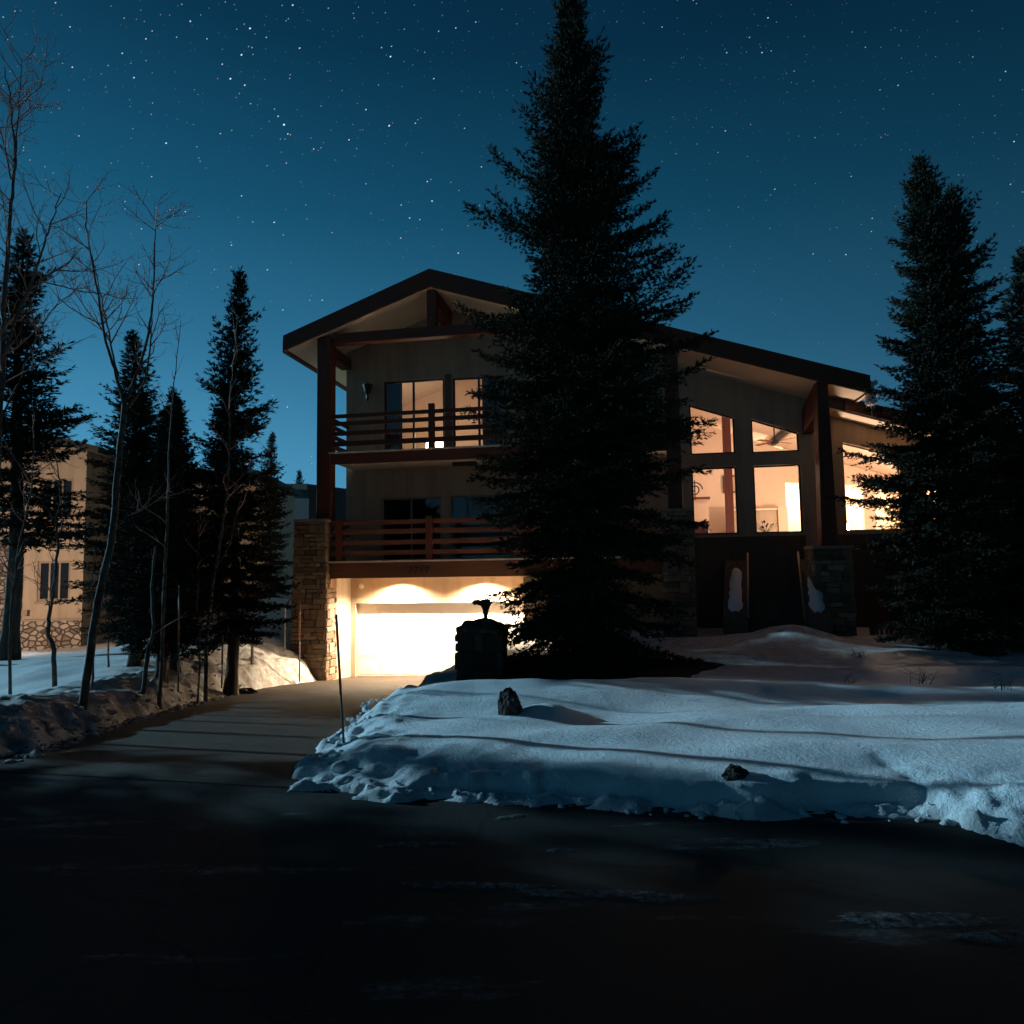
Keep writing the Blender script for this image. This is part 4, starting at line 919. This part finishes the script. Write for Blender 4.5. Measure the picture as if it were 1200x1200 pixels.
# ------------------------------------------------------------------ handrails beside the house
def handrail(pts, label, m, r=.035):
    b = Vector(pts[0]); t = thing('stair_handrail', (b.x, b.y, gz(b.x, b.y)), label, 'handrail', 'handrails up the side steps'); off = t.location
    return t, off
t, off = handrail([at(272, 770, 14.8)], 'short pale wooden handrail on the snowy bank left of the garage', greywood)
a0, a1, a2 = at(266, 746, 14.8), at(273, 738, 14.8), at(284, 728, 15.6); MB().tube([a0 - Vector((0, 0, .08)), a0, a1, a2], .03, 6).build('rail', greywood, t, off)
b_ = at(273, 740, 14.8); MB().tube([(b_.x, b_.y, gz(b_.x, b_.y) - .2), b_], .035, 6).build('post', greywood, t, off)
b_ = at(296, 728, 16.4); MB().tube([(b_.x, b_.y, gz(b_.x, b_.y) - .2), b_], .035, 6).build('post', greywood, t, off)
t, off = handrail([at(336, 712, 18.6)], 'dark metal handrail rising behind the stone pillar of the garage', railmetal)
MB().tube([at(333, 712, 18.4), at(340, 702, 18.8), at(350, 690, 19.4)], .022, 6).build('rail', railmetal, t, off)
for (x, y, Y) in ((334, 712, 18.4), (344, 698, 19.0)):
    b_ = at(x, y, Y); MB().tube([(b_.x, b_.y, gz(b_.x, b_.y) - .2), b_], .02, 6).build('post', railmetal, t, off)

# ------------------------------------------------------------------ neighbouring house on the left
NB = at(95, 750, 24.0); NB.z = -1.2
nb = thing('house', NB, 'neighbouring tan stucco house with a stone base behind the left trees', 'house', None, R_(6))
# local: x from -3.4 (left) to 0 at the lit corner, y back
nw = MB()
for (x0, x1, zs) in ((-1.95, -1.5, [(.0, 7.3)]), (-1.5, -.42, [(.0, 1.9), (3.3, 4.75), (6.2, 7.3)]), (-.42, 0, [(.0, 7.3)])):
    for a, b in zs: nw.box(x0, x1, 0, .25, a, b)
nw.box(-.25, 0, .25, 7, 0, 7.3); nw.box(-5.2, -1.951, .6, .85, 0, 7.3); nw.box(.002, 5.3, 3.4, 3.65, 0, 6.4); nw.box(5.05, 5.3, 3.65, 9, 0, 6.4); nw.box(-1.95, -1.75, .25, .6, 0, 7.3)
nw.build('wall', stucco_nb, nb)
sb = MB(); sb.box(-1.97, .04, -.10, -.003, -.2, 1.22); sb.build('stone_base', cobble, nb); MB().box(.042, 5.35, 3.28, 3.397, -.2, 1.9).build('stone_base', cobble, nb); MB().box(-5.2, -1.97, .45, .597, -.2, 4.2).build('stone_base', cobble, nb)
MB().box(-2.0, .07, -.14, -.003, 1.222, 1.29).build('ledge', plain_cap, nb)
nr = MB(); nr.slope(-2.6, -.95, -.7, 7.5, (7.0, 7.42), (7.22, 7.64)); nr.slope(-.95, .70, -.7, 7.5, (7.42, 7.0), (7.64, 7.22))
nr.slope(.71, 5.7, 2.6, 9.4, (6.9, 6.42), (7.1, 6.62)); nr.box(-5.6, -2.61, -.1, 7.5, 7.2, 7.4)
nroof = nr.build('roof', shingle, nb)
for (z0_, z1_) in ((1.9, 3.3), (4.75, 6.2)):
    w = MB(); w.box(-1.5, -1.42, .04, .12, z0_, z1_); w.box(-.5, -.42, .04, .12, z0_, z1_); w.box(-1.42, -.5, .043, .117, z0_, z0_ + .08); w.box(-1.42, -.5, .043, .117, z1_ - .08, z1_)
    for q in (-1.13, -.8): w.box(q - .03, q + .03, .046, .114, z0_ + .08, z1_ - .08)
    wn = w.build('window', tan_frame, nb); MB().box(-1.42, -.5, .076, .082, z0_ + .08, z1_ - .08).build('pane', plain('dark_pane', (.012, .012, .014), .1, .1, 3, 0, 0, .5), wn)
    MB().box(-1.56, -.36, -.06, -.003, z0_ - .09, z0_ - .002).build('sill', tan_frame, wn)
MB().box(-1.9, -1.7, -.18, -.11, 1.42, 1.62).build('utility_box', tan_frame, nb)
snp = MB(); vs = []; k = 14
for i in range(k + 1):
    for j in range(7):
        a, b = i / k, j / 6; x = 3.7 + 1.7 * a; e = (math.sin(math.pi * a) * math.sin(math.pi * b)) ** .5 if 0 < a < 1 and 0 < b < 1 else 0
        vs.append((x, 2.7 + 2.4 * b, 7.10 - .0965 * (x - .71) + .005 + .34 * e))
snp.add(vs, [(i * 7 + j, i * 7 + 7 + j, i * 7 + 8 + j, i * 7 + j + 1) for i in range(k) for j in range(6)]); snp.build('roof_snow', snow_cap, nroof, smooth=True)
# yard lamp of the neighbour
yl = thing('floodlight', (-15.9, 16.9, gz(-15.9, 16.9)), 'lit floodlight on a short post aimed at the front of the neighbouring house', 'floodlight')
MB().lathe([(.07, -.2), (.06, .1), (.035, .2), (.03, 1.5), (.05, 1.55)], 12).build('post', darkmetal, yl)
hd = MB().lathe([(.06, -.14), (.10, -.12), (.16, .10), (.17, .12), (.15, .12)], 18).build('housing', darkmetal, yl, smooth=True); hd.location = (0, 0, 1.68); hd.rotation_euler = (R_(-82), 0, 0)
MB().lathe([(.14, .10), (.14, .105)], 18).build('lens', emit('flood_lens', (1, .6, .3), 20), hd)
lamp('flood_light', 'SPOT', (-15.9, 17.06, gz(-15.9, 16.9) + 1.72), 1500, (1, .72, .52), None, .12, R_(120), (R_(98), 0, R_(-4)))
# far grey building
fb_ = thing('house', at(366, 640, 36), 'distant grey building glimpsed between the spruces and the balcony post', 'house', None, R_(-30)); fb_.location.z = -.5; fb_.location.x -= .2
MB().box(-3.2, 0, 0, 5, -1, 6.6).build('wall', plain('grey_siding', (.05, .046, .044), .8, .2, 2, .1), fb_); MB().slope(-3.5, .3, -.4, 5.4, (6.602, 6.3), (6.9, 6.6)).build('roof', shingle, fb_)

# ------------------------------------------------------------------ sky, stars, moon
MOON = Vector((-.935, .355, math.tan(R_(14.5)))).normalized()
w = bpy.data.worlds.new('World'); S.world = w; w.use_nodes = True; nt = w.node_tree; nt.nodes.clear()
tc = N(nt, 'TexCoord'); sep = N(nt, 'SeparateXYZ', {0: tc.outputs['Generated']})
skyt = N(nt, 'TexSky', sky_type='NISHITA'); skyt.sun_disc = False; skyt.sun_elevation = R_(23); skyt.sun_rotation = math.atan2(MOON.x, MOON.y); skyt.altitude = 2000
gr = ramp(nt, sep.outputs['Z'], [(0, (.068, .265, .44)), (.14, (.050, .220, .372)), (.30, (.021, .126, .230)), (.46, (.006, .068, .132)), (.62, (.002, .030, .066)), (.85, (.001, .010, .028))])
lf = N(nt, 'VectorMath', {0: tc.outputs['Generated'], 1: (-.86, .5, 0)}, operation='DOT_PRODUCT')
lfm = N(nt, 'MapRange', {0: lf.outputs['Value'], 1: -.75, 2: .95, 3: .06, 4: 1.35})
bgc = N(nt, 'VectorMath', {0: gr, 'Scale': lfm.outputs[0]}, operation='SCALE')
add = mix(nt, 1.0, bgc.outputs[0], N(nt, 'VectorMath', {0: skyt.outputs[0], 1: (.0006, .0011, .0016)}, operation='MULTIPLY').outputs[0], 'ADD')
bg = N(nt, 'Background', {'Color': add, 'Strength': 1.0}); wo = N(nt, 'OutputWorld'); nt.links.new(bg.outputs[0], wo.inputs[0])
w.cycles.sampling_method = 'MANUAL'; w.cycles.sample_map_resolution = 256

STARS = []   # x, y, size seen in the photograph's star field
def stars4(ox, oy, k, L): STARS.extend((ox + x / k, oy + y / k, s) for x, y, s in L)
stars4(0, 0, 4, [(15, 80, .9), (70, 52, .8), (260, 13, 1), (328, 126, 1), (38, 185, .9), (58, 172, .7), (582, 85, .8), (713, 145, .9), (684, 182, 1.1), (573, 250, 1.1), (685, 284, .8), (613, 297, .7), (507, 307, .8), (628, 364, 1.2), (339, 315, 1.1), (293, 297, .7), (892, 100, 1.2), (941, 70, .7), (852, 20, .8), (970, 182, 1), (828, 174, .9), (1056, 9, .8), (1172, 133, 1.4), (1145, 113, .8), (1110, 137, .8), (1132, 257, 1.4), (1042, 301, 1.1), (1080, 369, 1.4), (1147, 399, 1.2), (1122, 438, .8), (1107, 457, .7), (1020, 368, .7), (1175, 486, .9), (1165, 218, .8), (1181, 223, .9), (1186, 255, .8), (779, 671, 1.3), (370, 637, 1), (278, 508, .8), (715, 483, .8), (709, 536, .8), (623, 603, .7), (923, 688, .8), (932, 740, .8), (938, 756, .8), (1033, 626, 1), (1086, 611, .8), (521, 765, .7), (667, 765, .6), (140, 750, .8), (211, 781, .8), (110, 690, .8), (110, 705, .8), (138, 265, .6), (163, 255, .6), (500, 432, .6), (494, 408, .6), (912, 421, .6), (928, 443, .6)])
stars4(0, 60, 4, [(711, 588, 1), (559, 633, .8), (643, 680, .7), (586, 704, .9), (586, 740, .8), (730, 735, .8), (797, 744, .8), (869, 752, 1.1), (1132, 678, 1.1), (663, 833, 1), (753, 830, .8), (357, 863, .9), (373, 835, .8), (411, 637, .8), (215, 602, .8), (250, 570, .7), (1085, 909, 1.1), (1083, 895, .8), (651, 1000, 1.1), (780, 1043, .8), (735, 1104, .9), (513, 1052, .7), (1005, 1023, .9), (1083, 1012, .8), (1020, 1106, .8), (995, 1112, .6), (1186, 800, .8), (1117, 778, .7), (933, 775, .6)])
stars4(280, 0, 3.333, [(210, 20, 1.3), (169, 21, .8), (349, 32, .9), (193, 73, .8), (184, 81, .8), (43, 111, 1.4), (107, 146, 1), (237, 188, 1.2), (447, 52, .8), (450, 71, .8), (467, 28, .7), (572, 50, .8), (646, 114, .8), (557, 186, 1), (596, 181, 1), (592, 221, 1.4), (780, 122, 1), (847, 109, 1.1), (925, 86, 1), (726, 204, .8), (698, 198, .6), (761, 307, 1.1), (545, 332, .8), (1084, 245, 1), (1103, 261, .8), (1046, 352, .6), (200, 292, .8), (198, 306, .8), (101, 310, .6), (23, 333, 1.1), (45, 405, .8), (153, 454, 1.2), (176, 487, 1.9), (139, 426, .9), (118, 474, .7), (191, 523, 1.2), (201, 526, .9), (162, 543, .8), (180, 543, .8), (166, 594, .7), (185, 637, 1), (110, 647, .8), (292, 582, 1.1), (320, 577, .8), (281, 539, .7), (330, 557, .6), (248, 603, .6), (321, 414, .8), (496, 428, 1.2), (587, 491, 1.5), (600, 480, .7), (689, 481, 1.1), (699, 468, .8), (711, 460, .6), (430, 546, 1.2), (460, 580, .8), (881, 501, 1), (947, 652, 1.1), (736, 709, 1.2), (750, 701, .9), (828, 712, .8), (859, 744, .8), (496, 718, .9), (755, 786, 1.1), (871, 356, .6), (403, 354, .7), (1027, 36, .6), (1085, 93, .7), (894, 43, .6), (679, 254, .6), (376, 625, .6)])
stars4(700, 0, 2.4, [(182, 76, 1), (270, 1, .9), (279, 10, .8), (480, 50, 1.2), (504, 62, .7), (428, 105, 1), (364, 148, 1.1), (463, 148, 1.2), (489, 143, .9), (554, 200, .8), (532, 206, .6), (717, 90, .8), (754, 133, .9), (797, 133, .6), (854, 86, .7), (1056, 160, .9), (1148, 201, 1.1), (1133, 225, .8), (846, 240, 1.1), (795, 253, .9), (150, 223, .7), (360, 368, 1.1), (431, 350, .8), (612, 387, .9), (339, 429, .8), (221, 432, .8), (422, 440, .7), (280, 405, .7), (323, 358, .7), (211, 330, .6), (798, 386, .8), (810, 378, .7), (817, 380, .6), (714, 496, 1), (499, 532, 1.1), (487, 548, .8), (475, 563, .6), (556, 520, .6), (397, 582, .8), (942, 463, 1.1), (1016, 492, .8), (1172, 398, 1.3), (1118, 374, .8), (1085, 373, .6), (1118, 325, .8), (1162, 518, 1.1), (1196, 540, .9), (773, 614, 1.1), (771, 651, 1), (673, 640, .7), (607, 714, 1.1), (699, 716, 1.2), (485, 642, .7), (374, 693, .7), (654, 733, .6), (784, 770, .6), (440, 764, .6), (288, 643, .6), (944, 265, .6), (1054, 30, .7), (1012, 60, .7), (1170, 636, .6), (1125, 570, .6), (830, 750, .7), (353, 747, .6)])
stars4(280, 200, 3.75, [(12, 111, 1), (155, 227, 1.3), (60, 225, .9), (195, 283, .9), (294, 150, .8), (299, 212, .8), (409, 272, .9), (558, 57, .8), (580, 188, .8), (713, 151, 1.1), (750, 208, 1.2), (795, 215, 1.1), (711, 296, 1.1), (848, 133, 1.2), (892, 259, .8), (1007, 242, .8), (1058, 153, .9), (964, 362, 1.3), (855, 333, .6), (125, 436, 1.1), (311, 569, .9), (320, 550, .7), (366, 569, 1.1), (193, 612, 1.1), (581, 524, .7), (632, 217, .6), (660, 320, .6), (734, 269, .6)])
stars4(240, 460, 7.5, [(725, 127, 1.2), (593, 25, .9), (938, 562, 1), (940, 622, .9), (175, 255, 1), (950, 447, .7)])
rs = np.random.RandomState(42)
faint = [(x, y, .3 + .35 * q ** 2) for x, y, q in zip(rs.uniform(-400, 1600, 5200), rs.uniform(-500, 640, 5200), rs.rand(5200))]
oct_v = np.array([(1, 0, 0), (-1, 0, 0), (0, 1, 0), (0, -1, 0), (0, 0, 1), (0, 0, -1)], float); oct_f = np.array([(0, 2, 4), (2, 1, 4), (1, 3, 4), (3, 0, 4), (2, 0, 5), (1, 2, 5), (3, 1, 5), (0, 3, 5)])
V = []; T = []; br = []; tn = []; tb = 0; DIST = 4000.
for (x, y, s) in STARS + faint:
    d = ray(x, y).normalized(); c = np.array(d) * DIST + np.array([0, 0, EYE]); r = DIST / F_PX * (.27 + .33 * s if s > .55 else .31 + .2 * s)
    dr = np.array((_r2 * .84 + _u2 * .54)); ax = np.stack([dr * 1.35, np.cross(dr, np.array(d)) * .85, np.array(d)])
    V.append(c + (oct_v @ ax) * r); T.append(oct_f + tb); tb += 6; br += [min(1.0, s ** 2.2 * .42 + .05)] * 6; tn += [float(rs.rand() ** 3)] * 6
def f_star(nt):
    a = N(nt, 'Attribute', attribute_name='glow').outputs['Fac']
    e = N(nt, 'Emission', {'Color': mix(nt, N(nt, 'Attribute', attribute_name='tint').outputs['Fac'], (.62, .84, 1), (1, .80, .62)), 'Strength': N(nt, 'Math', {0: a, 1: 1.5}, operation='MULTIPLY').outputs[0]}); return e.outputs[0]
star_m = mat('starlight', f_star); star_m.cycles.emission_sampling = 'NONE'
so_ = np_mesh('stars', np.concatenate(V), np.concatenate(T), star_m, attrs={'glow': np.array(br), 'tint': np.array(tn)}); tag(so_, 'field of white stars across the night sky', kind='stuff')

sun = bpy.data.lights.new('moon', 'SUN'); sun.energy = 3.4; sun.angle = R_(.6); sun.color = (.40, .77, 1.0)
so2 = bpy.data.objects.new('moon', sun); C.objects.link(so2); so2.rotation_euler = MOON.to_track_quat('Z', 'Y').to_euler()

# ------------------------------------------------------------------ render settings
S.view_settings.view_transform = 'Standard'; S.view_settings.look = 'None'; S.view_settings.exposure = 0; S.view_settings.gamma = 1
S.render.engine = 'CYCLES'
S.cycles.use_denoising = True
try: S.cycles.denoiser = 'OPENIMAGEDENOISE'
except Exception: pass
S.cycles.max_bounces = 8; S.cycles.diffuse_bounces = 4; S.cycles.glossy_bounces = 3; S.cycles.transparent_max_bounces = 12
S.cycles.sample_clamp_indirect = 6; S.cycles.caustics_reflective = False; S.cycles.caustics_refractive = False
